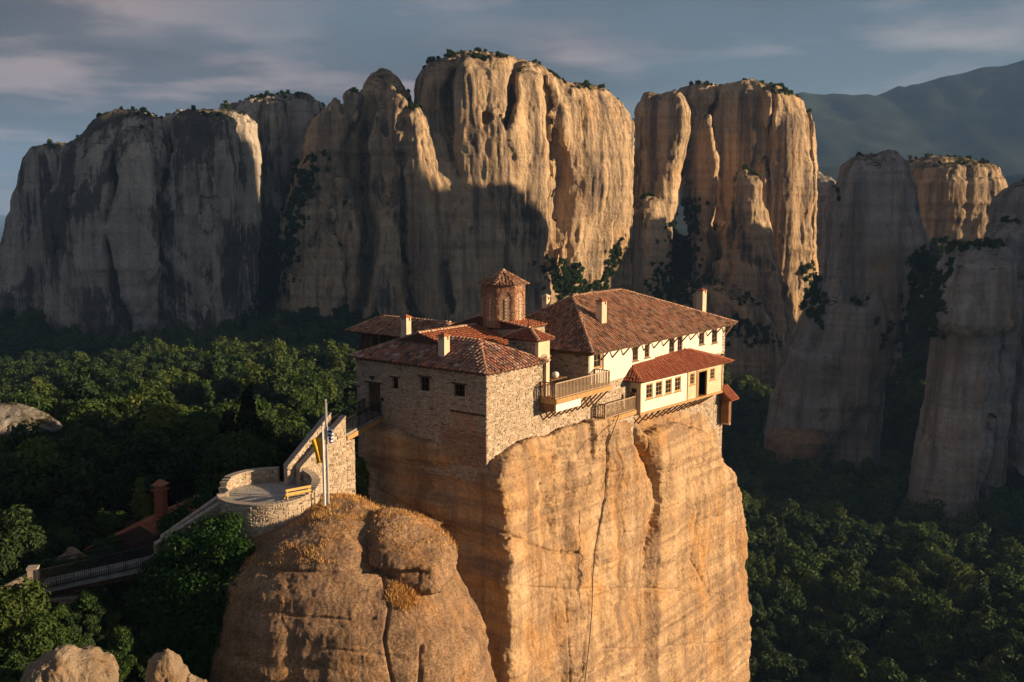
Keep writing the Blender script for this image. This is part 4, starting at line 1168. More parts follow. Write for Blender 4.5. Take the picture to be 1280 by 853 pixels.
# ---------------------------------------------------------------- church
Cc = thing('church', 'church with new red tile roofs under an eight-sided brick dome', 'church', Wd(9, 6, -14))
mb = MB(); lbox(mb, 2.6, 6.2, 1.5, 12.0, -15, -12.2); lbox(mb, 6.2, 11.6, 5.0, 12.0, -15, -12.2); lbox(mb, 9.02, 11.65, 3.3, 9.6, -12.2, -10.1); mb.build('wall', M['mortar'], Cc)
mb = MB()
def slope_block(mb, u0, u1, wl, zl, wr, zr, wb, zb):
    a = [(wl, zl), (wr, zr), (wb, zb)]
    i = [Wd(u0, w, z) for w, z in a]; j = [Wd(u1, w, z) for w, z in a]
    mb.prism(i + [Wd(u0, wb, zb - 0.15), Wd(u0, wl, zl - 0.15)], j + [Wd(u1, wb, zb - 0.15), Wd(u1, wl, zl - 0.15)])
slope_block(mb, 1.9, 9.0, 0.8, -12.0, 8.2, -10.08, 14.0, -11.9)
slope_block(mb, 9.0, 11.7, 3.2, -9.95, 8.0, -9.35, 11.6, -10.6)
r_ = mb.build('roof', M['roofdeck'], Cc)
t = MB()
tiles(t, [Wd(1.9, 0.8, -12.0), Wd(9.0, 0.8, -12.0), Wd(9.0, 8.2, -10.08), Wd(1.9, 8.2, -10.08)], 0.27, 0.36, 0.105, seed=41)
tiles(t, [Wd(9.0, 3.2, -9.95), Wd(11.7, 3.2, -9.95), Wd(11.7, 8.0, -9.35), Wd(9.0, 8.0, -9.35)], 0.27, 0.36, 0.105, seed=42)
t.build('roof_tile', M['tile_red'], r_, kind='stuff', fix=False)
t = MB(); tiles(t, [Wd(11.7, 11.6, -10.6), Wd(9.0, 11.6, -10.6), Wd(9.0, 8.0, -9.35), Wd(11.7, 8.0, -9.35)], 0.27, 0.36, 0.105, seed=43)
tiles(t, [Wd(9.0, 14.0, -11.9), Wd(1.9, 14.0, -11.9), Wd(1.9, 8.2, -10.08), Wd(9.0, 8.2, -10.08)], 0.27, 0.36, 0.105, seed=44)
t.build('roof_tile', M['tile_brown'], r_, kind='stuff', fix=False)
t = MB(); ridge_tiles(t, Wd(1.9, 8.2, -10.05), Wd(9.0, 8.2, -10.05), 0.19, seed=5); ridge_tiles(t, Wd(8.9, 8.0, -9.32), Wd(11.4, 8.0, -9.32), 0.19, seed=6)
ridge_tiles(t, Wd(8.95, 3.2, -9.92), Wd(8.95, 8.0, -9.3), 0.16, seed=7); t.build('ridge_tile', M['ridge_tile'], r_, kind='stuff', fix=False)
dc, dz0, dz1, dr_ = (10.5, 6.64), -10.2, -6.72, 1.86
ang8 = [ROT_U + math.pi/8 + k*math.pi/4 for k in range(8)]
ctr = Wd(*dc, 0)
ring = lambda r, z, off=0: [ctr + np.array([r*math.cos(a + off), r*math.sin(a + off), z]) for a in ang8]
mb = MB(); mb.prism(ring(dr_ - 0.06, dz0), ring(dr_ - 0.06, dz1)); dm = mb.build('dome_drum', M['brickwall'], Cc)
bk = MB(); wm = MB(); wd_ = MB(); arch = MB()
for k in range(8):
    a = ring(dr_ - 0.06, 0)[k]; b = ring(dr_ - 0.06, 0)[(k+1) % 8]
    L = np.linalg.norm(b - a); A = (b - a)/L; n = np.array([A[1], -A[0], 0])
    if n @ (a - ctr) < 0: n = -n
    mid = (a + b)/2
    if n[1] > 0.55: continue
    arc = lambda s: -7.55 + math.sqrt(max(0, 0.42**2 - (s - L/2)**2)) if abs(s - L/2) < 0.42 else -20
    # corner pilasters and everything outside the blind arch stand proud
    stones(bk, a, A, n, L, dz0, dz1 - 0.02, [(L/2 - 0.42, L/2 + 0.42, -12, -7.5)], (0.26, 0.085), 60 + k, proud=(0.05, 0.065), gap=0.008)
    stones(bk, a + A*(L/2 - 0.42), A, n, 0.84, dz0, -7.5, [(0.3, 0.54, -9.9, -7.9)], (0.2, 0.085), 80 + k, proud=(0.004, 0.014), gap=0.008)
    for j in range(11):
        t0, t1 = math.pi*j/11, math.pi*(j + 0.85)/11
        pts = [(L/2 - r*math.cos(t), -7.62 + r*math.sin(t)) for r, t in ((0.40, t0), (0.40, t1), (0.52, t1), (0.52, t0))]
        arch.prism([a + A*s + [0, 0, z] + n*0.02 for s, z in pts], [a + A*s + [0, 0, z] + n*0.085 for s, z in pts])
    wm, wd_ = MB(), MB()
    for q_ in range(7):                           # lattice slab with round lights
        z = -9.75 + q_*0.27
        for s0, s1, za, zb in ((-0.085, -0.045, z, z + 0.27), (0.045, 0.085, z, z + 0.27), (-0.045, 0.045, z + 0.14, z + 0.27)):
            p = [a + A*(L/2 + s0), a + A*(L/2 + s1), a + A*(L/2 + s1) + n*0.05, a + A*(L/2 + s0) + n*0.05]
            wm.hexa([x + [0, 0, za] for x in p][::-1], [x + [0, 0, zb] for x in p][::-1])
    p = [a + A*(L/2 - 0.1), a + A*(L/2 + 0.1), a + A*(L/2 + 0.1) + n*0.012, a + A*(L/2 - 0.1) + n*0.012]
    wd_.hexa([x + [0, 0, -9.8] for x in p][::-1], [x + [0, 0, -7.9] for x in p][::-1])
    wl_ = wd_.build('window_light', M['dark'], dm); wm.build('window_lattice', M['plaster_warm'], dm)
bk.build('brick', M['brick'], dm, kind='stuff'); arch.build('arch_brick', M['brick'], dm, kind='stuff'); 
mb = MB(); e = ring(2.08, dz1); apex = ctr + [0, 0, -5.66]
for k in range(8): mb.poly([e[k], e[(k+1) % 8], apex])
mb.poly(e[::-1]); dr2 = mb.build('dome_roof', M['roofdeck'], Cc)
t = MB()
for k in range(8): tiles(t, [e[k], e[(k+1) % 8], apex], 0.26, 0.34, 0.1, seed=90 + k)
t.build('roof_tile', M['tile_brown'], dr2, kind='stuff', fix=False)
t = MB()
for k in range(8): ridge_tiles(t, e[k], apex, 0.11, 0.3, seed=k)
t.build('ridge_tile', M['ridge_tile'], dr2, kind='stuff', fix=False)
mb = MB(); mb.tube([apex - [0, 0, 0.05], apex + [0, 0, 0.12]], [0.24, 0.1], 8); mb.build('finial', M['ridge_tile'], dr2)
# ---------------------------------------------------------------- rear wing
Rw = thing('rear_wing', 'low wing with a dark timber front and brown tiled roof, behind the stone house', 'house', Wd(11.5, 18.5, -15))
mb = MB(); lbox(mb, 10.35, 14, 13.2, 22.9, -16.5, -12.0); mb.build('wall', M['wood_dark'], Rw)
for k in range(9):
    s = 13.4 + k*1.02
    pc = MB(); lbox(pc, 10.27, 10.345, s, s + 0.12, -15.9, -12.05); pc.build('post', M['wood_brown'], Rw)
    if k < 8:
        pc = MB(); lbox(pc, 10.31, 10.346, s + 0.25, s + 0.85, -13.3, -12.35); pc.build('pane', M['glass'], Rw)
hip_roof(Rw, 9.6, 15.2, 12.4, 24.2, -11.85, (12.4, 14.0), (12.4, 22.4), -10.62, 'tile_brown', ['-u', '+w', '-w'], seed=51, pitch=0.27, hips=(2, 4, 0))
# ---------------------------------------------------------------- great hall (white, right)
G = thing('great_hall', 'long white-plastered hall with wooden windows under the broad brown tile roof', 'hall', Wd(26, 5, -20))
U0, U1, HW = 13.1, 37.7, 10.4
PF = Wd(U0, 0, 0)
def fr(px, py): return pick_plane(px, py, PF, Wd(U1, 0, 0))
wins = []
for a, b, c, d in ((790.8, 433, 797.6, 450.5), (806, 430.5, 811.8, 446.5), (836.6, 421, 843, 440.5), (847, 419, 853, 438.5), (874, 416, 880.3, 430.3), (890, 412, 896.4, 428.3)):
    s0, za = fr(a, b); s1, zb = fr(c, d); wins.append((s0, s1, zb, min(za, -12.32)))
lw = (0.75, 1.95, -13.55, -12.3)                  # the broad window at the loggia corner
mb = MB(); wall(mb, PF + E1*0.25, E1, -E2, U1 - U0 - 0.25, -14.9, -12.02, 0.45, [(a - 0.25, b - 0.25, c, d) for a, b, c, d in wins + [lw]])
mb.build('wall', M['plaster'], G)
mb = MB(); wall(mb, Wd(U0, HW, 0), -E2, -E1, HW, -18, -12.02, 0.25)
wall(mb, Wd(U1, 0.45, 0), E2, E1, HW - 0.45, -27, -12.02, 0.4); wall(mb, Wd(U1 - 0.4, HW, 0), -E1, E2, U1 - U0 - 0.8, -20, -12.02, 0.3)
mb.build('wall', M['mortar'], G)
mb = MB(); stones(mb, Wd(U0, 6.5, 0), -E2, -E1, 6.5, -15, -12.1, (), (0.34, 0.22), 71); 
mb.build('rubble_stone', M['stone'], G, kind='stuff')
zl = lambda s: np.interp(s + 6.8, [6, 10, 14.5, 20, 27, 31, 34, 36.6, 40], [-19.5, -19.5, -20, -21, -23, -25, -26, -29, -31])
mb = MB(); wall(mb, Wd(6.8, 0.03, 0), E1, -E2, U1 - 6.8, -29, -14.92, 0.5); mb.build('base_wall', M['mortar'], G)
mb = MB(); stones(mb, Wd(6.8, 0.03, 0), E1, -E2, U1 - 6.8, -29, -14.95, (), (0.33, 0.18), 72, zlo=zl)
mb.build('rubble_stone', M['stone_pale'], G, kind='stuff')
mb = MB(); stones(mb, Wd(U1 - 0.6, -0.0, 0), E1, -E2, 0.62, -14.9, -12.1, (), (0.3, 0.3), 73, proud=(0.03, 0.05)); mb.build('quoin', M['stone_pale'], G, kind='stuff')
for w_ in wins: window(G, PF, E1, -E2, w_, 'wood_brown', 'glass', (1, 2), 0.12, 0.04, sill='wood_brown')
window(G, PF, E1, -E2, lw, 'wood_honey', 'glass', (1, 1), 0.12, 0.06, sill='wood_honey')
mb = MB(); lbox(mb, U0 + 2.05, U0 + 2.2, -0.06, -0.003, -13.75, -12.1); mb.build('corner_post', M['wood_brown'], G)
rf = hip_roof(G, U0 - 0.6, U1 + 1.0, -0.78, 11.2, -12.0, (18.5, 5.2), (26.5, 5.2), -8.25, 'tile_brown', ['-w', '-u'], seed=61, pitch=0.31, row=0.36, hips=(0, 1, 2, 4))
for c in rf.children:
    if c.name.startswith('roof_tile'): c['label'] = 'weathered brown tiles'
for k in range(14):                                # eave struts: their shadows make the zigzag on the plaster
    u = 14.95 + k*1.72
    mb = MB(); mb.bar(Wd(u, -0.01, -12.95), Wd(u, -0.72, -12.16), 0.10, 0.10); mb.build('eave_strut', M['wood_dark'], G)
mb = MB(); lbox(mb, U0 - 0.5, U1 + 0.9, -0.74, -0.6, -12.24, -12.122); lbox(mb, U0 - 0.56, U0 - 0.42, -0.55, 8, -12.3, -12.122); mb.build('eave_beam', M['wood_dark'], G)
mb = MB()
for k in range(44): lbox(mb, U0 + k*0.56, U0 + k*0.56 + 0.09, -0.58, -0.003, -12.21, -12.123)
mb.build('rafter_end', M['wood_dark'], G, kind='stuff')
for k in range(4):
    mb = MB(); u = 33.6 + k*1.1; lbox(mb, u, u + 0.16, -0.4, 0.0, -15.2, -15.05); mb.build('beam_end', M['wood_dark'], G)
mb = MB(); mb.bar(Wd(U1 - 0.05, -0.02, -13.3), Wd(U1 + 0.75, -0.5, -12.2), 0.12); mb.build('corner_strut', M['wood_brown'], G)
chimney(G, 18.05, 2.0, -10.8, -8.35, 0.75, 0.62, cap='tile_bay')
chimney(G, 36.8, 2.2, -11.9, -8.75, 0.8, 0.7, cap='tile_bay', label='brick chimney at the far right end of the roof')
chimney(G, 17.0, 7.0, -9.6, -8.15, 0.5, 0.5, mat='plaster_warm', cap='plaster_warm', label='squat chimney just over the ridge')
# loggia floor, a dark wall added for the shade behind it, and what stands there
mb = MB(); lbox(mb, 7.64, 13.08, 0.05, 9, -15.1, -14.8); mb.build('loggia_floor', M['conc'], G)
mb = MB(); lbox(mb, 7.7, 13.08, 4.6, 4.8, -14.8, -11.9); mb.build('loggia_shade_wall', M['wood_dark'], G)
mb = MB(); lbox(mb, 13.02, 13.07, 4.0, 4.6, -12.75, -12.45); mb.build('vent', M['dark'], G)
# large balcony
Bk = MB(); b0, b1, bw, bz = 6.42, 13.95, -1.5, -14.78
lbox(Bk, b0, b1, bw, -0.04, bz - 0.1, bz); bal = Bk.build('balcony', M['wood_honey'], G, 'wide wooden balcony in front of the open loggia')
mb = MB(); lbox(mb, b0 - 0.04, b1 + 0.25, bw - 0.06, bw - 0.003, bz - 0.36, bz + 0.02); lbox(mb, b0 - 0.06, b0 - 0.003, bw, -0.05, bz - 0.36, bz + 0.02); mb.build('fascia', M['wood_honey'], bal)
mb = MB(); lbox(mb, b0 - 0.02, b0 + 3.3, bw - 0.03, bw + 0.1, bz - 0.92, bz - 0.363); mb.build('white_panel', M['white'], bal)
mb = MB(); lbox(mb, b0 - 0.02, b0 + 0.08, bw + 0.103, -0.05, bz - 0.92, bz - 0.363); mb.build('side_panel', M['wood_brown'], bal)
def balustrade(parent, p, q, zb, h, mat, sp=0.19, t=0.05, posts=True):
    """rail, sole and single balusters between two plan points"""
    p, q = np.array([p[0], p[1], zb]), np.array([q[0], q[1], zb])
    L = np.linalg.norm(q - p); d = (q - p)/L; rz = math.atan2(d[1], d[0])
    piece(parent, 'rail', (p + q)/2 + [0, 0, h], (L, 0.09, 0.07), M[mat], rz)
    piece(parent, 'bottom_rail', (p + q)/2 + [0, 0, 0.09], (L, 0.07, 0.05), M[mat], rz)
    n = max(1, int(L/sp))
    for k in range(n + 1):
        e = k in (0, n) and posts
        piece(parent, 'baluster', p + d*L*k/n + [0, 0, h/2], (t*1.7 if e else t, t*1.7 if e else t, h - 0.03), M[mat], rz)
balustrade(bal, Wd(b0, bw + 0.06, 0), Wd(b1, bw + 0.06, 0), bz, 1.22, 'wood_pale')
balustrade(bal, Wd(b0 + 0.03, -0.08, 0), Wd(b0 + 0.03, bw + 0.12, 0), bz, 1.22, 'wood_brown')
balustrade(bal, Wd(b1 - 0.03, -0.08, 0), Wd(b1 - 0.03, bw + 0.12, 0), bz, 1.22, 'wood_brown')
for k in range(10):
    u = b0 + 0.45 + k*0.78
    mb = MB(); mb.bar(Wd(u, -0.02, bz - 1.75), Wd(u, bw + 0.12, bz - 0.55 if k < 4 else bz - 0.38), 0.1); mb.build('strut', M['wood_brown'], bal)
# lower small balcony beside the bay
s0_, s1_, sw_, sz_ = 14.1, 18.9, -1.05, -17.62
mb = MB(); lbox(mb, s0_, s1_, sw_, -0.04, sz_ - 0.1, sz_); b2 = mb.build('balcony', M['wood_honey'], G, 'small lower balcony beside the red-roofed bay')
mb = MB(); lbox(mb, s0_ - 0.05, s1_, sw_ - 0.06, sw_ - 0.003, sz_ - 0.34, sz_ + 0.02); lbox(mb, s0_ - 0.06, s0_ - 0.003, sw_, -0.05, sz_ - 0.34, sz_ + 0.02); mb.build('fascia', M['wood_honey'], b2)
balustrade(b2, Wd(s0_, sw_ + 0.06, 0), Wd(s1_ - 0.1, sw_ + 0.06, 0), sz_, 1.18, 'wood_pale')
balustrade(b2, Wd(s0_ + 0.03, -0.08, 0), Wd(s0_ + 0.03, sw_ + 0.12, 0), sz_, 1.18, 'wood_brown')
mb = MB(); lbox(mb, s1_ - 0.12, s1_ - 0.02, sw_ + 0.0, sw_ + 0.55, sz_, sz_ + 1.5); mb.build('post', M['wood_dark'], b2)
for k in range(4):
    u = s0_ + 0.3 + k*1.2; mb = MB(); mb.bar(Wd(u, -0.02, sz_ - 1.3), Wd(u, sw_ + 0.1, sz_ - 0.36), 0.1); mb.build('strut', M['wood_brown'], b2)
mb = MB(); lbox(mb, 15.2, 18.4, -1.15, -0.02, -21, -17.98); nb = mb.build('buttress', M['mortar'], G)
mb = MB(); stones(mb, Wd(15.2, -1.15, 0), E1, -E2, 3.2, -20.6, -18.0, [(0.5, 1.25, -21, -18.55)], (0.3, 0.17), 77); mb.build('rubble_stone', M['stone_pale'], nb, kind='stuff')
mb = MB(); mb.prism([Wd(15.7 + s, -1.17, z) for s, z in [(0, -20.5), (0.75, -20.5), (0.75, -18.9)] + [(0.375 + 0.375*math.cos(t), -18.9 + 0.35*math.sin(t)) for t in np.linspace(0.3, math.pi - 0.3, 6)] + [(0, -18.9)]],
                   [Wd(15.7 + s, -1.155, z) for s, z in [(0, -20.5), (0.75, -20.5), (0.75, -18.9)] + [(0.375 + 0.375*math.cos(t), -18.9 + 0.35*math.sin(t)) for t in np.linspace(0.3, math.pi - 0.3, 6)] + [(0, -18.9)]])
mb.build('niche', M['dark'], nb)  # flat dark plate on the face, the niche's shade as colour
# ---------------------------------------------------------------- the projecting bay
Pa, Pb = Wd(19.5, -1.05, 0), Wd(33.5, -1.85, 0)
BA = unit(Pb - Pa); BN = np.array([BA[1], -BA[0], 0]); BN = BN if BN @ E2 < 0 else -BN; BL = np.linalg.norm(Pb - Pa)
def bp(px, py): return pick_plane(px, py, Pa, Pb)
bw4 = []
for a, b, c, d in ((807.6, 479.5, 816, 497), (819.6, 476, 827.8, 494), (831.7, 473.4, 839.6, 491), (843.5, 470.9, 851, 488.3)):
    x0, za = bp(a, b); x1, zb = bp(c, d); bw4.append((x0, x1, -16.95, -15.62))
pw_ = []
for a, c, z0, z1 in ((862.3, 868.3, -16.7, -15.6), (872, 884, -18.0, -15.55), (887.3, 893.4, -16.7, -15.6)):
    pw_.append((bp(a, 475)[0], bp(c, 475)[0], z0, z1))
bz0, bz1 = -18.0, -15.3
split = bp(859, 475)[0]
bay = thing('bay_room', 'projecting white room on timber struts with a red tile roof, four windows and an open door', 'bay', (Pa + Pb)/2 + [0, 0, bz0])
mb = MB(); wall(mb, Pa, BA, BN, split, bz0, bz1, 0.2, bw4); mb.build('wall', M['plaster'], bay)
mb = MB(); wall(mb, Pa + BA*split, BA, BN, BL - split, bz0, bz1, 0.2, [(a - split, b - split, c, d) for a, b, c, d in pw_]); mb.build('wall', M['plaster_warm'], bay, 'ochre end wall round the open door')
side = Wd(19.5, -0.02, 0); sd = side - Pa; sd[2] = 0; SLn = np.linalg.norm(sd); SA = sd/SLn
sh = [(0.30, 0.85, -17.6, -15.9)]
mb = MB(); wall(mb, Pa + SA*0.0 + BA*0.0, SA, -E1, SLn, bz0, bz1, 0.15, sh); mb.build('side_wall', M['plaster_warm'], bay)
window(bay, Pa, SA, -E1, sh[0], 'wood_brown', 'dark', (1, 2), 0.08, 0.02)
for w_ in bw4: window(bay, Pa, BA, BN, w_, 'wood_honey', 'glass', (1, 2), 0.13, 0.03, sill='wood_honey')
for w_ in (pw_[0], pw_[2]): window(bay, Pa, BA, BN, w_, 'wood_honey', 'glass', (1, 2), 0.13, 0.03, sill='wood_honey')
mb = MB(); wall(mb, Pa - BN*0.9, BA, BN, BL, bz0, bz1, 0.1); mb.build('dark_backing', M['dark'], bay)  # near-black backing stands for the unlit room behind the windows
def bblk(mb, s0, s1, o0, o1, z0, z1):
    c = [(s0, o1), (s1, o1), (s1, o0), (s0, o0)]
    mb.hexa([Pa + BA*s + BN*o + [0, 0, z0] for s, o in c], [Pa + BA*s + BN*o + [0, 0, z1] for s, o in c])
a, b, c, d = pw_[1]
mb = MB(); bblk(mb, a, a + 0.12, -0.15, 0.03, c, d); bblk(mb, b - 0.12, b, -0.15, 0.03, c, d); bblk(mb, a + 0.12, b - 0.12, -0.15, 0.03, d - 0.14, d); df = mb.build('door_frame', M['wood_honey'], bay)
mb = MB(); bblk(mb, a + 0.13, a + 0.75, -0.35, -0.29, c + 0.05, d - 0.16); mb.build('door_leaf', M['wood_brown'], df)
for x in (0, split, pw_[0][1] + 0.3, BL - 0.13): 
    mb = MB(); bblk(mb, x, x + 0.13, 0.004, 0.05, bz0, bz1); mb.build('post', M['wood_honey'], bay)
mb = MB(); bblk(mb, -0.05, BL + 0.05, -0.25, 0.09, bz0 - 0.2, bz0 - 0.004); bblk(mb, 0.0, BL, 0.006, 0.06, bz1 - 0.12, bz1 - 0.002); mb.build('sill_beam', M['wood_honey'], bay)
mb = MB(); bblk(mb, 0.05, BL - 0.05, -0.95, -0.26, bz0 - 0.15, bz0 - 0.004); mb.build('floor', M['wood_brown'], bay)
mb = MB()
for k in range(22): bblk(mb, 0.2 + k*0.63, 0.3 + k*0.63, 0.07, 0.42, bz1 - 0.03, bz1 + 0.05)
mb.build('rafter_end', M['wood_dark'], bay, kind='stuff')
for k in range(13):
    x = 0.35 + k*1.03
    p = Pa + BA*x; foot = p - BN*(abs((p - O0) @ E2) - 0.02)
    mb = MB(); mb.bar(foot + [0, 0, bz0 - 1.35], p - BN*0.05 + [0, 0, bz0 - 0.21], 0.11); mb.build('strut', M['wood_brown'], bay)
e0, e1 = Pa - BA*0.45 + BN*0.5, Pb + BA*1.1 + BN*0.5
k0, k1 = Wd(18.6, 0.02, 0), Wd(36.0, 0.02, 0); r0, r1 = Wd(19.9, 0.02, 0), Wd(29.6, 0.02, 0)
ze, zk, zr = -15.22, -14.75, -13.66
zs = lambda p, z: np.array([p[0], p[1], z])
nf = np.cross(zs(e1, ze) - zs(e0, ze), zs(r1, zr) - zs(e0, ze)); zr0 = ze - (nf[:2] @ (r0 - e0)[:2])/nf[2]
mb = MB(); F_ = [zs(e0, ze), zs(e1, ze), zs(r1, zr), zs(r0, zr0)]; Lf = [zs(k0, ze + 0.1), zs(e0, ze), zs(r0, zr0)]; Rf = [zs(e1, ze), zs(k1, ze + 0.1), zs(r1, zr)]
for f in (F_, Lf, Rf): mb.poly(f)
mb.poly([zs(k0, ze + 0.0), zs(e0, ze - 0.1), zs(e1, ze - 0.1), zs(k1, ze + 0.0)]); mb.poly([zs(e0, ze - 0.1), zs(e1, ze - 0.1), zs(e1, ze), zs(e0, ze)]); mb.poly([zs(k0, ze), zs(e0, ze - 0.1), zs(e0, ze), zs(k0, ze + 0.1)])
br = mb.build('roof', M['roofdeck'], bay)
t = MB(); tiles(t, F_, 0.25, 0.36, 0.098, seed=91); tiles(t, Lf, 0.25, 0.36, 0.098, seed=92); tiles(t, Rf, 0.25, 0.36, 0.098, seed=93)
t.build('roof_tile', M['tile_bay'], br, kind='stuff', fix=False)
t = MB(); ridge_tiles(t, zs(e0, ze), zs(r0, zr0), 0.13, seed=8); ridge_tiles(t, zs(e1, ze), zs(r1, zr), 0.13, seed=9); t.build('ridge_tile', M['tile_red'], br, kind='stuff', fix=False)
# ---------------------------------------------------------------- hoist shed at the right end
hs = thing('hoist_shed', 'small red-roofed hoist shed with a brown timber chute on the far right wall', 'shed', Wd(37.5, -0.6, -22))
c4 = [Wd(36.6, -0.05, -18.3), Wd(36.6, -1.35, -19.5), Wd(38.5, -1.35, -19.5), Wd(38.5, -0.05, -18.3)]
mb = MB(); mb.hexa([p - [0, 0, 0.14] for p in c4], c4); hr = mb.build('roof', M['tile_bay'], hs)
t = MB(); tiles(t, [c4[1], c4[2], c4[3], c4[0]], 0.24, 0.34, 0.09, seed=95, lift=0.0); t.build('roof_tile', M['tile_bay'], hr, kind='stuff', fix=False)
mb = MB(); lbox(mb, 36.95, 37.5, -1.0, -0.15, -21.9, -19.1); mb.build('chute', M['wood_brown'], hs)
mb = MB(); lbox(mb, 37.53, 37.72, -0.85, -0.1, -22.2, -19.1); mb.build('side_board', M['plaster_warm'], hs)
mb = MB(); mb.bar(Wd(36.7, -0.05, -20.2), Wd(36.7, -1.15, -19.45), 0.11); mb.bar(Wd(36.66, -0.1, -19.6), Wd(36.66, -1.2, -19.55), 0.11); mb.build('bracket', M['wood_dark'], hs)
# ---------------------------------------------------------------- loggia things
tb = thing('table', 'dark wooden table standing in the shaded loggia', 'table', Wd(10.6, 1.6, -14.8))
mb = MB(); lbox(mb, 9.5, 11.7, 1.1, 2.0, -14.06, -14.0); mb.build('tabletop', M['wood_brown'], tb)
for u, w in ((9.58, 1.18), (11.62, 1.18), (11.62, 1.92), (9.58, 1.92)): piece(tb, 'leg', Wd(u, w, -14.43), (0.08, 0.08, 0.73), M['wood_dark'], ROT_U)
mb = MB(); c = Wd(10.6, 1.5, -14.0); mb.tube([c, c + [0, 0, 0.05], c + [0, 0, 0.22], c + [0, 0, 0.4], c + [0, 0, 0.5]], [0.1, 0.2, 0.3, 0.27, 0.15], 12)
tag(mb.build('vase', M['white'], None, smooth=True), 'round white vase on the loggia table', 'vase')
# ---------------------------------------------------------------- hanging cables on the rock face
mb = MB()
cab = [(757.5, 536), (758, 560), (757.5, 590), (756, 620), (751, 650), (744, 685), (741, 720), (740, 760), (737, 800), (731, 853), (728, 880)]
pts = []
for px, py in cab:
    d = ray(px, py); t_ = (O0 @ E2 - 3.15)/(d @ E2); pts.append(t_*d)
pts[0] = Wd(15.9, -1.2, pts[0][2])
mb.tube(pts, 0.035, 5); tag(mb.build('cable', M['iron']), 'long dark cable hanging down the lit rock face from the arched niche', 'cable')
# ---------------------------------------------------------------- round terrace
TZ = -19.1
TC = at(336, 617, 66.3); TC = np.array([TC[0], TC[1], 0])
TR = 3.25
ter = thing('terrace', 'round flagstone terrace ringed by a low rubble wall, below the stairway', 'terrace', TC + [0, 0, TZ - 2])
pol = lambda r, a, z: TC + np.array([r*math.cos(a), r*math.sin(a), z])
mb = MB(); n = 40
mb.prism([pol(TR - 0.35, 2*math.pi*k/n, TZ - 2.6) for k in range(n)], [pol(TR - 0.35, 2*math.pi*k/n, TZ - 0.05) for k in range(n)]); mb.build('base', M['mortar'], ter)
rg = random.Random(4)
y = -TR
while y < TR:
    hh = rg.uniform(0.42, 0.62); x = -TR - rg.uniform(0, 0.4)
    while x < TR:
        ww = rg.uniform(0.5, 1.0)
        if math.hypot(x + ww/2, y + hh/2) < TR - 0.1:
            piece(ter, 'flagstone', TC + [x + ww/2, y + hh/2, TZ - 0.03 + rg.uniform(-0.006, 0.006)], (ww - 0.03, hh - 0.03, 0.06), M['slab'], rg.uniform(-0.01, 0.01))
        x += ww
    y += hh
# ring wall: its height varies round the terrace (angle from +X, counter-clockwise)
HA = [(-180, 0.10), (-165, 0.55), (-150, 0.12), (-120, 0.12), (-70, 0.14), (-40, 0.22), (-10, 0.5), (20, 0.72), (50, 0.9), (95, 0.85), (130, 0.85), (160, 0.8), (172, 0.55), (180, 0.10)]
hgt = lambda a: float(np.interp(math.degrees(a), [q[0] for q in HA], [q[1] for q in HA]))
GAP = (R(-179), R(-158))                                   # where the lower stair comes up
st = MB(); core = MB(); cop = MB(); N_ = 64
for k in range(N_):
    a0, a1 = -math.pi + 2*math.pi*k/N_, -math.pi + 2*math.pi*(k + 1)/N_
    am = (a0 + a1)/2; h_ = hgt(am)
    if R(62) < am < R(88):
        if cop.v: cop.build('coping_stone', M['coping'], ter); cop = MB()
        continue                         # foot of the upper stair
    z0 = TZ - 2.4
    if GAP[0] < am < GAP[1]: h_ = -0.08
    core.hexa([pol(TR - 0.38, a0, z0), pol(TR, a0, z0), pol(TR, a1, z0), pol(TR - 0.38, a1, z0)], [pol(TR - 0.38, a0, TZ + h_), pol(TR, a0, TZ + h_), pol(TR, a1, TZ + h_), pol(TR - 0.38, a1, TZ + h_)])
    A = unit(pol(TR, a1, 0) - pol(TR, a0, 0)); L = np.linalg.norm(pol(TR, a1, 0) - pol(TR, a0, 0)); Nn = np.array([math.cos(am), math.sin(am), 0])
    stones(st, pol(TR, a0, 0), A, Nn, L, z0, TZ + h_ - 0.01, (), (0.3, 0.19), 200 + k)
    if h_ > 0.3: stones(st, pol(TR - 0.38, a0, 0), A, -Nn, L, TZ, TZ + h_ - 0.01, (), (0.3, 0.17), 300 + k)
    if h_ > 0:
        z = TZ + h_ + 0.004; g = 0.008
        cop.hexa([pol(TR - 0.46, a0 + g/3, z), pol(TR + 0.07, a0 + g/3, z), pol(TR + 0.07, a1 - g/3, z), pol(TR - 0.46, a1 - g/3, z)], [pol(TR - 0.46, a0 + g/3, z + .09), pol(TR + 0.07, a0 + g/3, z + .09), pol(TR + 0.07, a1 - g/3, z + .09), pol(TR - 0.46, a1 - g/3, z + .09)])
        if k % 2: cop.build('coping_stone', M['coping'], ter); cop = MB()
    elif cop.v: cop.build('coping_stone', M['coping'], ter); cop = MB()
core.build('ring_wall', M['mortar'], ter); st.build('rubble_stone', M['stone_pale'], ter, kind='stuff')
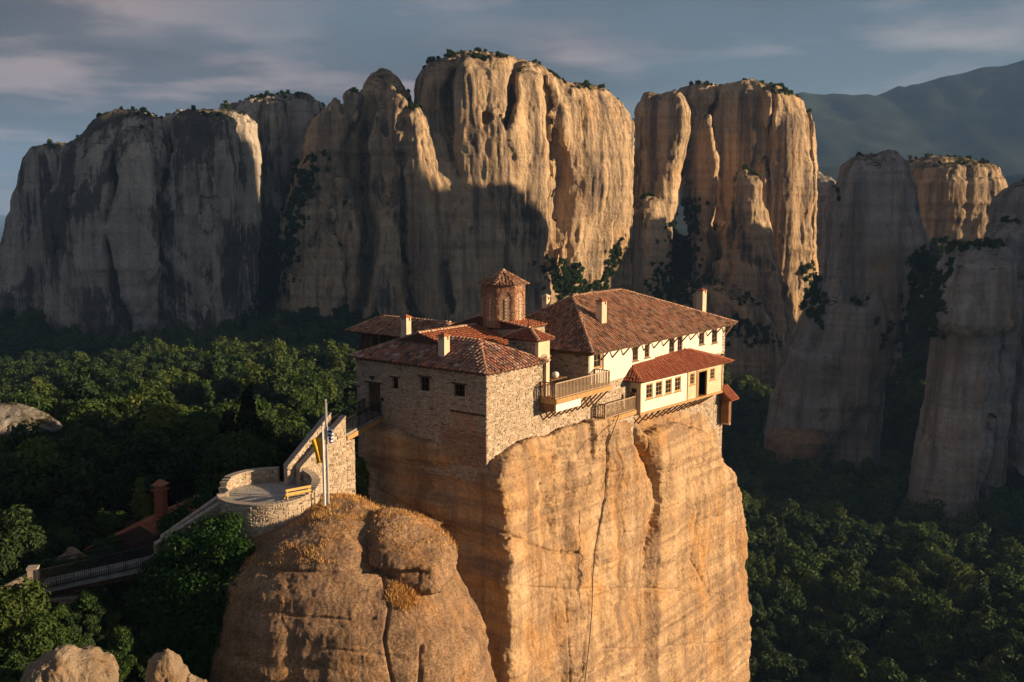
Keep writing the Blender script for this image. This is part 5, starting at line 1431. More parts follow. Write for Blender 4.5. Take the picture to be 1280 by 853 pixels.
# ---------------------------------------------------------------- stairway up to the footbridge
DZ = -16.28
RB, RT = at(374.5, 587, 68.3), at(432, 521, 71.3)           # right wall top edge, bottom and top
LB, LT = at(354.5, 583, 68.5), at(409, 516, 71.6)
sw = thing('stairway', 'steep stone stairway between two rubble walls, climbing from the terrace to the footbridge', 'stairs', (RB + LB)/2*[1, 1, 0] + [0, 0, TZ])
def ramp_wall(parent, P, Q, zp, zq, zlow, th, side, seed, both=True, lowq=None, stone='stone_pale'):
    """a wall whose top climbs from zp at P to zq at Q; side: outward unit vector in plan"""
    P, Q = np.array([P[0], P[1], 0.]), np.array([Q[0], Q[1], 0.]); L = np.linalg.norm(Q - P); A = (Q - P)/L; S = np.array([*side[:2], 0.])
    mb = MB()
    b = [P, Q, Q - S*th, P - S*th]
    if np.cross(A, -S)[2] < 0: b = [b[1], b[0], b[3], b[2]]; zz = [zq, zp, zp, zq]
    else: zz = [zp, zq, zq, zp]
    mb.hexa([p + [0, 0, zlow] for p in b], [p + [0, 0, z] for p, z in zip(b, zz)]); w = mb.build('side_wall', M['mortar'], parent)
    top = lambda s: zp + (zq - zp)*s/L
    mb = MB(); stones(mb, P, A, S, L, zlow, max(zp, zq), (), (0.32, 0.2), seed, zhi=top)
    if both: stones(mb, P - S*th, A, -S, L, min(zp, zq) - 1.6, max(zp, zq), (), (0.3, 0.18), seed + 1, zhi=top, zlo=lambda s: top(s) - 1.5)
    mb.build('rubble_stone', M[stone], w, kind='stuff')
    n = max(2, int(math.hypot(L, zq - zp)/0.7))
    for k in range(n):
        a, c = k/n + 0.004, (k + 1)/n - 0.004
        mb = MB(); q = [P + (Q - P)*a + S*0.06, P + (Q - P)*c + S*0.06, P + (Q - P)*c - S*(th + 0.06), P + (Q - P)*a - S*(th + 0.06)]; zz = [zp + (zq - zp)*a, zp + (zq - zp)*c]*1; zz = [zz[0], zz[1], zz[1], zz[0]]
        if np.cross(A, -S)[2] < 0: q = [q[1], q[0], q[3], q[2]]; zz = [zz[1], zz[0], zz[3], zz[2]]
        mb.hexa([p + [0, 0, z + .004] for p, z in zip(q, zz)], [p + [0, 0, z + .10] for p, z in zip(q, zz)]); mb.build('coping_stone', M['coping'], w)
    return w
SA_ = unit((RT - RB)*[1, 1, 0]); SN_ = np.array([SA_[1], -SA_[0], 0])     # outward to the right
ramp_wall(sw, RB, RT, RB[2], RT[2], -22.3, 0.42, SN_, 401)
ramp_wall(sw, LB, LT, LB[2], LT[2], -22.3, 0.42, -SN_, 405)
mb = MB(); pe = RT + SA_*0.003
q = [RT*[1, 1, 0] + SA_*0.004, RT*[1, 1, 0] + SA_*0.75, RT*[1, 1, 0] + SA_*0.75 - SN_*1.9, RT*[1, 1, 0] + SA_*0.004 - SN_*1.9]
mb.prism([p + [0, 0, -23.5] for p in q], [p + [0, 0, -16.75] for p in q]); pr = mb.build('pier', M['mortar'], sw)
mb = MB(); stones(mb, q[0], SA_, SN_, 0.75, -23, -16.75, (), (0.34, 0.2), 411); stones(mb, q[1], -SN_, SA_, 1.9, -23, -16.75, (), (0.34, 0.2), 412); mb.build('rubble_stone', M['stone_pale'], pr, kind='stuff')
NS = 14
Wst = np.linalg.norm((RB - LB)*[1, 1, 0]) - 0.02
for k in range(NS):
    f0, f1 = (k - 1.5)/NS, (k - 0.5 + 0.12)/NS
    z1 = TZ + (DZ - TZ)*(k + 1)/NS
    a, b = RB + (RT - RB)*f0 - SN_*0.43, RB + (RT - RB)*f1 - SN_*0.43
    w_ = np.linalg.norm(((RB - LB)*[1, 1, 0])) - 0.9
    mb = MB(); c = [a*[1, 1, 0], b*[1, 1, 0], b*[1, 1, 0] - SN_*w_, a*[1, 1, 0] - SN_*w_][::-1]
    mb.hexa([p + [0, 0, z1 - 0.45] for p in c], [p + [0, 0, z1] for p in c]); mb.build('step', M['coping'], sw)
# ---------------------------------------------------------------- iron footbridge to the door
DW = Wd(-0.02, 11.1, 0)
fb = thing('footbridge', 'short footbridge with black iron railings between the stairway and the house door', 'footbridge', (RT*[1, 1, 0] + DW)/2 + [0, 0, DZ])
ra, rb_ = RT*[1, 1, 0] - SN_*0.1 + SA_*0.1, Wd(-0.06, 10.25, 0)
la, lb_ = LT*[1, 1, 0] + SN_*0.1 + SA_*0.1, Wd(-0.06, 12.05, 0)
q = [ra, rb_, lb_, la]
mb = MB(); mb.hexa([p + [0, 0, DZ - 0.16] for p in q], [p + [0, 0, DZ - 0.01] for p in q]); mb.build('deck', M['conc'], fb)
mb = MB(); mb.bar(ra + [0, 0, DZ - 0.34], rb_ + [0, 0, DZ - 0.34], 0.2, 0.34); mb.build('beam', M['wood_honey'], fb)
mb = MB(); mb.bar(la + [0, 0, DZ - 0.34], lb_ + [0, 0, DZ - 0.34], 0.2, 0.34); mb.build('beam', M['wood_brown'], fb)
def iron_rail(parent, p, q, zp, zq, h, sp=0.16, curb=None):
    p, q = np.array([p[0], p[1], zp]), np.array([q[0], q[1], zq]); L = np.linalg.norm(q - p)
    for hh, t in ((h, 0.055), (0.12, 0.04)):
        mb = MB(); mb.bar(p + [0, 0, hh], q + [0, 0, hh], t); mb.build('rail', M['iron'], parent)
    n = int(L/sp); rz = math.atan2(q[1] - p[1], q[0] - p[0])
    for k in range(n + 1):
        big = k % 8 == 0
        piece(parent, 'baluster', p + (q - p)*k/n + [0, 0, h/2], (0.05 if big else 0.028,)*2 + (h,), M['iron'], rz)
iron_rail(fb, ra - SN_*0.05, rb_, DZ, DZ, 1.05); iron_rail(fb, la + SN_*0.05, lb_, DZ, DZ, 1.05)
# ---------------------------------------------------------------- flagpoles, bench
pb = at(408.5, 645, 65.2)
pd = thing('pedestal', 'short whitewashed stone pedestal at the foot of the flagpoles', 'pedestal', [pb[0], pb[1], -21])
mb = MB(); mb.tube([[pb[0] + .28, pb[1] - .3, -21.2], [pb[0] + .28, pb[1] - .3, -20.0], [pb[0] + .28, pb[1] - .3, -19.9]], [0.36, 0.33, 0.27], 10); mb.build('block', M['stone_pale'], pd)
mb = MB(); mb.tube([[pb[0] + .28, pb[1] - .3, -19.899], [pb[0] + .28, pb[1] - .3, -19.8]], [0.2, 0.12], 10); mb.build('cap', M['coping'], pd)
def cloth(name, top, w, h, mat, seed, lean):
    rg = np.random.RandomState(seed); n, m = 10, 16; V = []
    for i in range(m):
        for j in range(n):
            t, s = i/(m - 1), j/(n - 1)
            x = w*s*(0.55 - 0.25*t) + lean*t; y = 0.13*math.sin(9*s + 2.5*t + seed) * (0.3 + s)
            z = -h*t - 0.35*s*(1 - 0.4*t) - 0.05*math.sin(7*s)
            V.append(np.array(top) + [x, y, z])
    Q = np.array([[i*n + j, i*n + j + 1, (i+1)*n + j + 1, (i+1)*n + j] for i in range(m - 1) for j in range(n - 1)])
    return np.array(V), Q
M['yellow'] = plain('yellow flag cloth', (0.72, 0.42, 0.03), 0.8, 0.15, 3.0)
def greek():
    m = Mat('blue and white flag cloth', 0.8, 0.1)
    w = m.N.new('ShaderNodeTexWave'); w.wave_type = 'BANDS'; w.bands_direction = 'Z'; w.inputs['Scale'].default_value = 1.3; w.inputs['Distortion'].default_value = 0.6
    m.L.new(m.pos(), w.inputs['Vector']); m.color(m.ramp(w.outputs['Fac'], [(0.48, (0.03, 0.10, 0.34)), (0.52, (0.72, 0.74, 0.78))])); return m.m
M['greek'] = greek()
for i, (dx, dy, ztop, mat, lab, fl) in enumerate(((0.06, 0.15, -12.75, 'steel', 'tall grey flagpole with a limp blue and white flag', ('greek', -14.3, 0.75, 1.1, 0.1)), (-0.10, -0.22, -14.3, 'white', 'shorter white flagpole with a hanging yellow flag', ('yellow', -14.9, -1.25, 1.7, 0.05)))):
    x, y = pb[0] + dx, pb[1] + dy
    fp = thing('flagpole', lab, 'flagpole', [x, y, -20.9])
    mb = MB(); mb.tube([[x, y, -21], [x, y, -17], [x, y, ztop]], [0.085, 0.075, 0.05], 8); mb.build('pole', M[mat], fp)
    mb = MB(); mb.tube([[x, y, ztop], [x, y, ztop + 0.09], [x, y, ztop + 0.14]], [0.09, 0.09, 0.02], 8); mb.build('knob', M['steel'], fp)
    V, Q = cloth('flag', [x + (0.06 if fl[2] > 0 else -0.06), y, fl[1]], fl[2], fl[3], fl[0], 3 + i, fl[4])
    o = link('flag', mesh_np('flag', V - WL[fp.name], Q, M[fl[0]], True), fp)
    md = o.modifiers.new('cloth', 'SOLIDIFY'); md.thickness = 0.012
    mb = MB(); mb.tube([[x + 0.1, y - 0.08, ztop - 0.1], [x + 0.11, y - 0.08, -20]], 0.012, 4); mb.build('halyard', M['white'], fp)
ba, bb = at(357, 632, 63.9), at(388.5, 615.5, 65.0)
bd = unit((bb - ba)*[1, 1, 0]); bn = np.array([bd[1], -bd[0], 0]); bL = np.linalg.norm((bb - ba)*[1, 1, 0]); brz = math.atan2(bd[1], bd[0]); bm = (ba + bb)/2*[1, 1, 0]
be = thing('bench', 'yellow-varnished wooden bench on the terrace edge', 'bench', bm + [0, 0, TZ])
M['bench'] = plain('varnished yellow wood', (0.60, 0.40, 0.13), 0.5, 0.15, 4.0, 0.3)
for k in range(3): piece(be, 'seat_slat', bm - bn*(0.12 + 0.14*k) + [0, 0, TZ + 0.45], (bL, 0.12, 0.04), M['bench'], brz)
for k in range(2): piece(be, 'back_slat', bm + bn*0.06 + [0, 0, TZ + 0.62 + 0.25*k], (bL, 0.04, 0.16), M['bench'], brz)
for s in (-0.42, 0.42):
    piece(be, 'back_post', bm + bd*bL*s + bn*0.03 + [0, 0, TZ + 0.47], (0.07, 0.05, 0.94), M['bench'], brz)
    piece(be, 'leg', bm + bd*bL*s - bn*0.4 + [0, 0, TZ + 0.215], (0.07, 0.06, 0.43), M['bench'], brz)
# ---------------------------------------------------------------- lower stair and the long footbridge
wnR, wnL, wfR, wfL = at(281, 627, 64.6), at(193, 683, 62.6), at(284.5, 612.5, 65.9), at(200, 671.5, 63.9)
ls = thing('stairway', 'lower stairway with pale coping, dropping from the terrace to the long footbridge beside the ivy', 'stairs', (wnL + wfL)/2*[1, 1, 0] + [0, 0, -22.5])
A_ = unit((wnR - wnL)*[1, 1, 0]); S_ = np.array([A_[1], -A_[0], 0])
ramp_wall(ls, wnL, wnR, wnL[2], wnR[2], -25.5, 0.4, S_, 421, stone='stone')
ramp_wall(ls, wfL, wfR, wfL[2], wfR[2], -25.0, 0.4, -S_, 425, stone='stone')
for k in range(14):
    f0, f1 = (k - 0.1)/14, (k + 1)/14
    a, b = wnL + (wnR - wnL)*f0 - S_*0.41, wnL + (wnR - wnL)*f1 - S_*0.41
    c = [a*[1, 1, 0], b*[1, 1, 0], b*[1, 1, 0] - S_*0.75, a*[1, 1, 0] - S_*0.75]; z1 = -22.5 + 3.35*(k + 1)/14
    mb = MB(); mb.hexa([p + [0, 0, z1 - 0.5] for p in c], [p + [0, 0, z1] for p in c]); mb.build('step', M['conc'], ls)
bR, bL_ = at(192, 704, 62.8), at(49, 735, 61.6)
bd2 = unit((bR - bL_)*[1, 1, 0]); bn2 = np.array([bd2[1], -bd2[0], 0])
lf = thing('footbridge', 'long footbridge with black iron railings crossing the shaded gully at the lower left', 'footbridge', (bR + bL_)/2 - [0, 0, 0.2])
zR, zL = bR[2], bL_[2]
q = [bL_, bR, bR - bn2*1.7, bL_ - bn2*1.7]
mb = MB(); mb.hexa([p - [0, 0, 0.42] for p in q], [p - [0, 0, 0.0] for p in q]); mb.build('deck', M['conc'], lf)
mb = MB(); q2 = [bL_ + bn2*0.002 + [0, 0, .01], bR + bn2*0.002 + [0, 0, .01], bR - bn2*0.16 + [0, 0, .01], bL_ - bn2*0.16 + [0, 0, .01]]
mb.hexa([p for p in q2], [p + [0, 0, 0.2] for p in q2]); mb.build('curb', M['conc'], lf)
mb = MB(); mb.bar(bL_ - bn2*0.4 - [0, 0, 0.62], bR - bn2*0.4 - [0, 0, 0.62], 0.25, 0.38); mb.build('beam', M['wood_dark'], lf)
mb = MB(); mb.bar(bL_ - bn2*1.3 - [0, 0, 0.62], bR - bn2*1.3 - [0, 0, 0.62], 0.25, 0.38); mb.build('beam', M['wood_dark'], lf)
iron_rail(lf, bL_ + bn2*0.05, bR + bn2*0.05, zL - 0.15, zR - 0.15, 1.3, 0.13); iron_rail(lf, bL_ - bn2*1.62, bR - bn2*1.62, zL, zR, 1.15, 0.13)
gp = thing('gate_pillar', 'pale stone gate pillar and wing wall at the left end of the long footbridge', 'pillar', bL_ - [0, 0, 1.5] - bd2*0.7)
mb = MB(); c0 = bL_ - bd2*0.1; q = [c0 - bd2*0.55 - bn2*0.02, c0 - bn2*0.02, c0 - bn2*0.6, c0 - bd2*0.55 - bn2*0.6]
mb.hexa([p - [0, 0, 3.5] for p in q], [p + [0, 0, 1.15] for p in q]); mb.build('pillar', M['stone_pale'], gp)
mb = MB(); q = [p + (p - np.mean(q, 0))*0.15 for p in q]; mb.hexa([p + [0, 0, 1.154] for p in q], [p + [0, 0, 1.27] for p in q]); mb.build('cap', M['coping'], gp)
mb = MB(); c1 = c0 - bd2*0.56; c2 = c1 - bd2*2.6; q = [c2 - bn2*0.1, c1 - bn2*0.1, c1 - bn2*0.5, c2 - bn2*0.5]; zz = [-0.4, 0.9, 0.9, -0.4]
mb.hexa([p - [0, 0, 3.5] for p in q], [p + [0, 0, z] for p, z in zip(q, zz)]); mb.build('wing_wall', M['stone_pale'], gp)
ab = thing('abutment', 'rough dark masonry abutment under the long footbridge', 'abutment', bL_ - [0, 0, 5])
mb = MB(); c0 = bL_ + bd2*0.2 - bn2*0.25; c1 = bL_ + bd2*3.6 - bn2*0.25; q = [c0, c1, c1 - bn2*1.2, c0 - bn2*1.2]
mb.hexa([p - [0, 0, 6.5] for p in q], [p - [0, 0, 0.83] for p in q]); mb.build('wall', M['mortar'], ab)
mb = MB(); stones(mb, c0, bd2, bn2, 3.4, zL - 5, zL - 0.9, (), (0.36, 0.22), 431); mb.build('rubble_stone', M['stone'], ab, kind='stuff')
# ---------------------------------------------------------------- red-roofed house behind the lower stair
p0, p1 = at(168, 661, 69.4), at(233, 628, 75.8); zr_ = -22.5
rd = unit((p1 - p0)*[1, 1, 0]); rn = np.array([rd[1], -rd[0], 0])
p0, p1 = p0*[1, 1, 0] + rd*0.6, p1*[1, 1, 0] + rd*2
rh = thing('cottage', 'small house with a red tile roof tucked below the terrace, in shade', 'house', (p0 + p1)/2 + rn*2 + [0, 0, -27])
sl_ = 4.8; ze_ = zr_ - 2.3
F1 = [p0 + rn*sl_ + [0, 0, ze_], p1 + rn*sl_ + [0, 0, ze_], p1 + [0, 0, zr_], p0 + [0, 0, zr_]]
F2 = [p1 - rn*sl_ + [0, 0, ze_], p0 - rn*sl_ + [0, 0, ze_], p0 + [0, 0, zr_], p1 + [0, 0, zr_]]
mb = MB(); mb.poly(F1); mb.poly(F2)
for p in (p0, p1): mb.poly([p + rn*sl_ + [0, 0, ze_], p + [0, 0, zr_], p - rn*sl_ + [0, 0, ze_], p + [0, 0, ze_ - .1]])
rr = mb.build('roof', M['roofdeck'], rh)
mb = MB(); tiles(mb, F1, 0.27, 0.36, 0.105, seed=441); tiles(mb, F2, 0.27, 0.36, 0.105, seed=442); mb.build('roof_tile', M['tile_bay'], rr, kind='stuff', fix=False)
mb = MB(); ridge_tiles(mb, p0 + [0, 0, zr_], p1 + [0, 0, zr_], 0.16); mb.build('ridge_tile', M['tile_red'], rr, kind='stuff', fix=False)
mb = MB(); q = [p0 + rn*4.3 + rd*.4, p1 + rn*4.3 - rd*.4, p1 - rn*4.3 - rd*.4, p0 - rn*4.3 + rd*.4]; mb.prism([p + [0, 0, -29] for p in q], [p + [0, 0, ze_ + .05] for p in q]); mb.build('wall', M['mortar'], rh)
cc = at(202, 648, 72.8); 
mb = MB(); mb.hexa([cc*[1, 1, 0] + rd*a + rn*b + [0, 0, zr_ - 1] for a, b in ((-.33, .33), (.33, .33), (.33, -.33), (-.33, -.33))], [cc*[1, 1, 0] + rd*a + rn*b + [0, 0, -20.75] for a, b in ((-.33, .33), (.33, .33), (.33, -.33), (-.33, -.33))]); ch = mb.build('chimney', M['tile_bay'], rh)
mb = MB(); sq = lambda e, z: [cc*[1, 1, 0] + rd*a*e + rn*b*e + [0, 0, z] for a, b in ((-1, 1), (1, 1), (1, -1), (-1, -1))]
mb.hexa(sq(.46, -20.746), sq(.46, -20.62)); mb.hexa(sq(.3, -20.618), sq(.3, -20.3)); mb.hexa(sq(.48, -20.298), sq(.1, -19.95)); mb.build('chimney_cap', M['tile_bay'], ch)
# ---------------------------------------------------------------- foliage
def leaf_cloud(blobs, n, size, seed, shell=0.55, flat=0.0, up=0.15):
    """blobs: (x, y, z, rx, ry, rz) ellipsoids; n leaf sprays spread over them"""
    rg = np.random.RandomState(seed)
    B = np.array(blobs, float)
    area = (B[:, 3]*B[:, 4] + B[:, 3]*B[:, 5] + B[:, 4]*B[:, 5])
    k = rg.choice(len(B), n, p=area/area.sum())
    d = rg.normal(size=(n, 3)); d /= np.linalg.norm(d, axis=1, keepdims=True)
    r = (shell + (1 - shell)*rg.rand(n)**0.5)[:, None]*(1 + 0.12*rg.normal(size=(n, 1)))
    P = B[k, :3] + d*r*B[k, 3:]
    N = d + rg.normal(size=(n, 3))*0.45 + np.array([0, 0, up]); N /= np.linalg.norm(N, axis=1, keepdims=True)
    T = np.cross(N, rg.normal(size=(n, 3))); T /= np.linalg.norm(T, axis=1, keepdims=True)
    S = np.cross(N, T)
    s = size*(0.55 + 0.9*rg.rand(n))[:, None]; a = s*(0.45 + 0.4*rg.rand(n))[:, None]
    # a bent spray of four corners, pointed at both ends
    V = np.stack([P - T*s, P + S*a*0.8 + N*a*0.25, P + T*s - N*a*0.3, P - S*a*0.8 + N*a*0.25], 1).reshape(-1, 3)
    Q = np.arange(4*n).reshape(n, 4)
    return V, Q
def crown_blobs(seed, R_=3.0, H=5.2, n=13, base=1.0, kind='dome'):
    rg = random.Random(seed); b = []
    for i in range(n):
        t = rg.random()
        if kind == 'dome':
            z = base + H*(0.15 + 0.75*t); rr = R_*math.sqrt(max(0.08, 1 - ((t - 0.35)/0.72)**2))*rg.uniform(0.25, 0.8)
            s = R_*rg.uniform(0.26, 0.5)
        else:
            z = base + H*t*0.92; rr = R_*(1 - t)**0.8*rg.uniform(0.3, 0.8); s = R_*(0.25 + 0.35*(1 - t))
        a = rg.uniform(0, 6.283)
        b.append((rr*math.cos(a), rr*math.sin(a), z, s, s, s*rg.uniform(0.65, 0.95)))
    b.append((0, 0, base + H*0.45, R_*0.6, R_*0.6, H*0.35))
    return b
LEAF = {
 'deep': leaf_mat('dark green leaves', (0.026, 0.055, 0.026), (0.055, 0.092, 0.034)),
 'mid': leaf_mat('mid green leaves', (0.037, 0.079, 0.024), (0.071, 0.119, 0.032)),
 'olive': leaf_mat('olive green leaves', (0.061, 0.098, 0.028), (0.106, 0.143, 0.038)),
 'pale': leaf_mat('pale yellow-green leaves', (0.099, 0.148, 0.037), (0.152, 0.195, 0.050)),
 'cypress': leaf_mat('cypress foliage', (0.012, 0.022, 0.012), (0.02, 0.034, 0.016), trans=0.1),
 'ivy': leaf_mat('ivy leaves', (0.028, 0.072, 0.018), (0.045, 0.10, 0.024), 0.4),
}
BARK = plain('grey-brown bark', (0.11, 0.08, 0.06), 0.95, 0.3, 4.0, 0.1, 0.4)
CROWN = []          # (mesh, leaf name)
def add_crown(nm, leaf, nl, size, seed, **kw):
    V, Q = leaf_cloud(crown_blobs(seed, **kw), nl, size, seed)
    CROWN.append(mesh_np('crown', V, Q, LEAF[leaf]))
for i, lf_ in enumerate(('deep', 'mid', 'olive', 'deep', 'mid', 'olive')):
    add_crown('b', lf_, 1900, 0.34, 100 + i, n=8 + 2*i, H=4.4 + 0.7*(i % 3), R_=2.5 + 0.35*((i*2) % 3))
add_crown('t', 'deep', 1500, 0.40, 120, kind='cone', R_=2.3, H=8.0, n=14)
add_crown('p', 'pale', 1300, 0.38, 121, R_=2.4, H=5.6, n=11)
for i, lf_ in enumerate(('deep', 'mid', 'olive', 'pale')):                      # finer ones for the nearest trees
    add_crown('n', lf_, 5200, 0.21, 130 + i, n=18, H=5.2, R_=2.9)
def trunk_mesh(seed):
    rg = random.Random(seed); mb = MB()
    mb.tube([(0, 0, -1.2), (0.05, 0, 0.5), (0.12, 0.05, 1.8), (0.1, 0.1, 3.2)], [0.26, 0.2, 0.16, 0.08], 7)
    for k in range(4):
        a = rg.uniform(0, 6.28); r = rg.uniform(1.0, 1.8)
        mb.tube([(0.1, 0.05, 1.3 + 0.25*k), (0.6*r*math.cos(a), 0.6*r*math.sin(a), 2.2 + .3*k), (r*math.cos(a), r*math.sin(a), 3.2 + 0.3*k)], [0.11, 0.075, 0.03], 5)
    return mesh_np('trunk', np.array(mb.v), mb.f, BARK, True)
TRUNK = [trunk_mesh(s) for s in (1, 2, 3)]
def tree(name, label, loc, sc, ci, rz, group, sz=1.0, ti=0):
    o = bpy.data.objects.new(name, None); COL.objects.link(o); o.location = loc; o.rotation_euler = (0, 0, rz); o.scale = (sc, sc, sc*sz)
    tag(o, label, 'tree', group)
    for nm, me in (('trunk', TRUNK[ti % 3]), ('crown', CROWN[ci])):
        c = bpy.data.objects.new(nm, me); COL.objects.link(c); c.parent = o
    return o
# ---------------------------------------------------------------- where trees stand
bpy.context.view_layer.update()
DG = bpy.context.evaluated_depsgraph_get()
def drop(x, y):
    h = scene.ray_cast(DG, Vector((x, y, 250)), Vector((0, 0, -1)))
    return h          # hit, point, normal, index, object
def seen(P):
    d = Vector(P); L = d.length
    h = scene.ray_cast(DG, Vector((0, 0, 0)), d/L, distance=L - 3.0)
    return not h[0]
keep_out = [(at(15,560,107)[0], 107, 7), (at(50,560,110)[0], 110, 6), (TC[0], TC[1], 5.2), (RT[0], RT[1], 3.5), ((RB[0] + RT[0])/2, (RB[1] + RT[1])/2, 3.5), (p0[0], p0[1], 4.5), (p1[0], p1[1], 4.5), ((p0[0]+p1[0])/2, (p0[1]+p1[1])/2, 5.0), (bL_[0], bL_[1], 4), (bR[0], bR[1], 4), (wnL[0], wnL[1], 4), (DW[0], DW[1], 4), (Wd(-2, 9, 0)[0], Wd(-2, 9, 0)[1], 4)]
TREES = []
rt_ = np.random.RandomState(21)
y = 74.0
while y < 780:
    sp = 3.7 + y*0.0062
    xs = np.arange(-y*0.56 - 6, y*0.56 + 6, sp)
    for x in xs:
        X, Y = x + rt_.uniform(-.42, .42)*sp, y + rt_.uniform(-.42, .42)*sp
        if any((X - a)**2 + (Y - b)**2 < r*r for a, b, r in keep_out): continue
        hit, P, Nn, _, ob, _ = drop(X, Y)
        if not hit: continue
        if ob.name != 'ground': continue
        gap = float(vnoise(X/19, Y/19, 3.3))
        if gap > 0.62: continue
        big = float(vnoise(X/45 + 9, Y/45, 1.7))
        s = (0.55 + 0.75*rt_.rand()**1.6 + 0.22*big)*(1.0 if Y > 170 else 0.86)*(1 + Y*0.0004)*(1.3 if X > 0 and Y > 150 else 1.0)
        if X > 0 and Y > 150 and rt_.rand() < 0.3: continue
        kind = float(vnoise(X/30, Y/30 + 40, 8.1)) + rt_.uniform(-.6, .6)
        ci = int(rt_.choice([0, 3])) if kind < -0.15 else int(rt_.choice([1, 4])) if kind < 0.3 else int(rt_.choice([2, 5]))
        if rt_.rand() < 0.05: ci = 6
        if rt_.rand() < 0.05 and Y < 200: ci = 7
        TREES.append((X, Y, P.z, s, ci, rt_.uniform(0, 6.283)))
    y += sp*0.92
TA = np.array(TREES)
qx, qy, qz = to_px(TA[:, :3] + np.array([0, 0, 1])*(TA[:, 3:4]*4))
inview = (qx > -15) & (qx < 1295) & (qy < 880)
size = TA[:, 3]*F/qz
order = np.argsort(-size*inview)
IND = []
for k in order:
    if len(IND) >= 270: break
    if not inview[k]: break
    if seen(TA[k, :3] + np.array([0, 0, TA[k, 3]*4.5])): IND.append(k)
REST = np.setdiff1d(np.arange(len(TA)), IND)
WORDS = {0: 'dark green broadleaf tree', 3: 'dark green broadleaf tree', 1: 'mid green broadleaf tree', 4: 'mid green broadleaf tree', 2: 'olive green broadleaf tree', 5: 'olive green broadleaf tree', 6: 'pointed dark green tree', 7: 'pale yellow-green tree'}
NEAR = {0: 8, 3: 8, 1: 9, 4: 9, 2: 10, 5: 10, 7: 11, 6: 6}
for k in IND:
    X, Y, Z, s, ci, rz = TA[k]; ci = int(ci)
    px_, py_ = qx[k], qy[k]
    if px_ < 640:
        row = 'on the near slope' if Y < 100 else 'on the wooded hillside' if Y < 135 else 'far down the hillside' if Y < 190 else 'in the valley wood'
        col = 'near the left edge of the view' if px_ < 110 else 'above the red-roofed cottage' if px_ < 220 else 'behind the round terrace' if px_ < 340 else 'left of the stone house'
    else:
        row = 'in the lowest rows' if Y < 215 else 'in the middle rows' if Y < 250 else 'in the upper rows'
        col = 'close beside the ochre rock' if px_ < 1000 else 'straight below the leaning rock' if px_ < 1090 else 'left of the slender column' if px_ < 1180 else 'near the right edge of the view'
    zone = row + ' ' + col
    tree('pine_tree' if ci == 6 else 'broadleaf_tree', WORDS[ci] + ' ' + zone, (X, Y, Z - 0.3), s, NEAR[ci] if Y < 135 else ci, rz, WORDS[ci] + 's ' + zone, ti=k)
# the rest of the forest, and scrub on the cliff tops: one object each
def scatter(name, label, pts, sc, ci, rz, sources):
    me = bpy.data.meshes.new(name)
    me.vertices.add(len(pts)); me.vertices.foreach_set('co', np.asarray(pts, np.float32).ravel())
    for nm, arr, ty in (('sc', sc, 'FLOAT'), ('rz', rz, 'FLOAT'), ('ci', ci, 'INT')):
        a = me.attributes.new(nm, ty, 'POINT'); a.data.foreach_set('value', np.asarray(arr, np.float32 if ty == 'FLOAT' else np.int32))
    o = link(name, me); tag(o, label, None, None, 'stuff')
    ng = bpy.data.node_groups.new(name, 'GeometryNodeTree')
    ng.interface.new_socket('Geometry', in_out='INPUT', socket_type='NodeSocketGeometry'); ng.interface.new_socket('Geometry', in_out='OUTPUT', socket_type='NodeSocketGeometry')
    N, Lk = ng.nodes, ng.links
    gi, go = N.new('NodeGroupInput'), N.new('NodeGroupOutput')
    ip = N.new('GeometryNodeInstanceOnPoints'); jn = N.new('GeometryNodeJoinGeometry')
    for s in reversed(sources):
        oi = N.new('GeometryNodeObjectInfo'); oi.inputs['Object'].default_value = s; oi.inputs['As Instance'].default_value = True
        Lk.new(oi.outputs['Geometry'], jn.inputs[0])
    Lk.new(gi.outputs[0], ip.inputs['Points']); Lk.new(jn.outputs[0], ip.inputs['Instance'])
    ip.inputs['Pick Instance'].default_value = True
    def attr(n_, t): 
        a = N.new('GeometryNodeInputNamedAttribute'); a.data_type = t; a.inputs['Name'].default_value = n_; return a.outputs['Attribute']
    Lk.new(attr('ci', 'INT'), ip.inputs['Instance Index'])
    cx = N.new('ShaderNodeCombineXYZ'); Lk.new(attr('rz', 'FLOAT'), cx.inputs[2]); Lk.new(cx.outputs[0], ip.inputs['Rotation'])
    Lk.new(attr('sc', 'FLOAT'), ip.inputs['Scale'])
    Lk.new(ip.outputs[0], go.inputs[0])
    md = o.modifiers.new('scatter', 'NODES'); md.node_group = ng
    return o
SRC = []
bym = {}
for o in bpy.data.objects:
    if o.name.startswith('crown') and o.parent: bym.setdefault(o.data.name, o)
extra = 0
for i in range(8):
    o = bym.get(CROWN[i].name)
    if o is None:                                  # no single tree uses this crown: borrow its neighbour
        o = next(iter(bym.values()))
    SRC.append(o)
scatter('forest', 'dense mixed wood covering the valley floor and slopes', TA[REST][:, :3], TA[REST][:, 3], TA[REST][:, 4].astype(int), TA[REST][:, 5], SRC)
sc_p, sc_s = [], []
for key, dens, zc in (('left', 0.03, 0.72), ('centre', 0.035, 0.70), ('right', 0.05, 0.66), ('pillar', 0.04, 0.72), ('post', 0.03, 0.75), ('round', 0.03, 0.8), ('edge', 0.04, 0.75)):
    o, V, N, Q = R_[key]
    n_ = fbm(V[:, 0]/13, V[:, 1]/13, V[:, 2]/13, 2)
    m = (N[:, 2] > zc) & (n_ > -0.05) & (NP.rand(len(V)) < dens) & (V[:, 2] > -75)
    sc_p.append(V[m] - np.array([0, 0, 0.5])); sc_s.append(0.16 + 0.34*NP.rand(m.sum())**2)
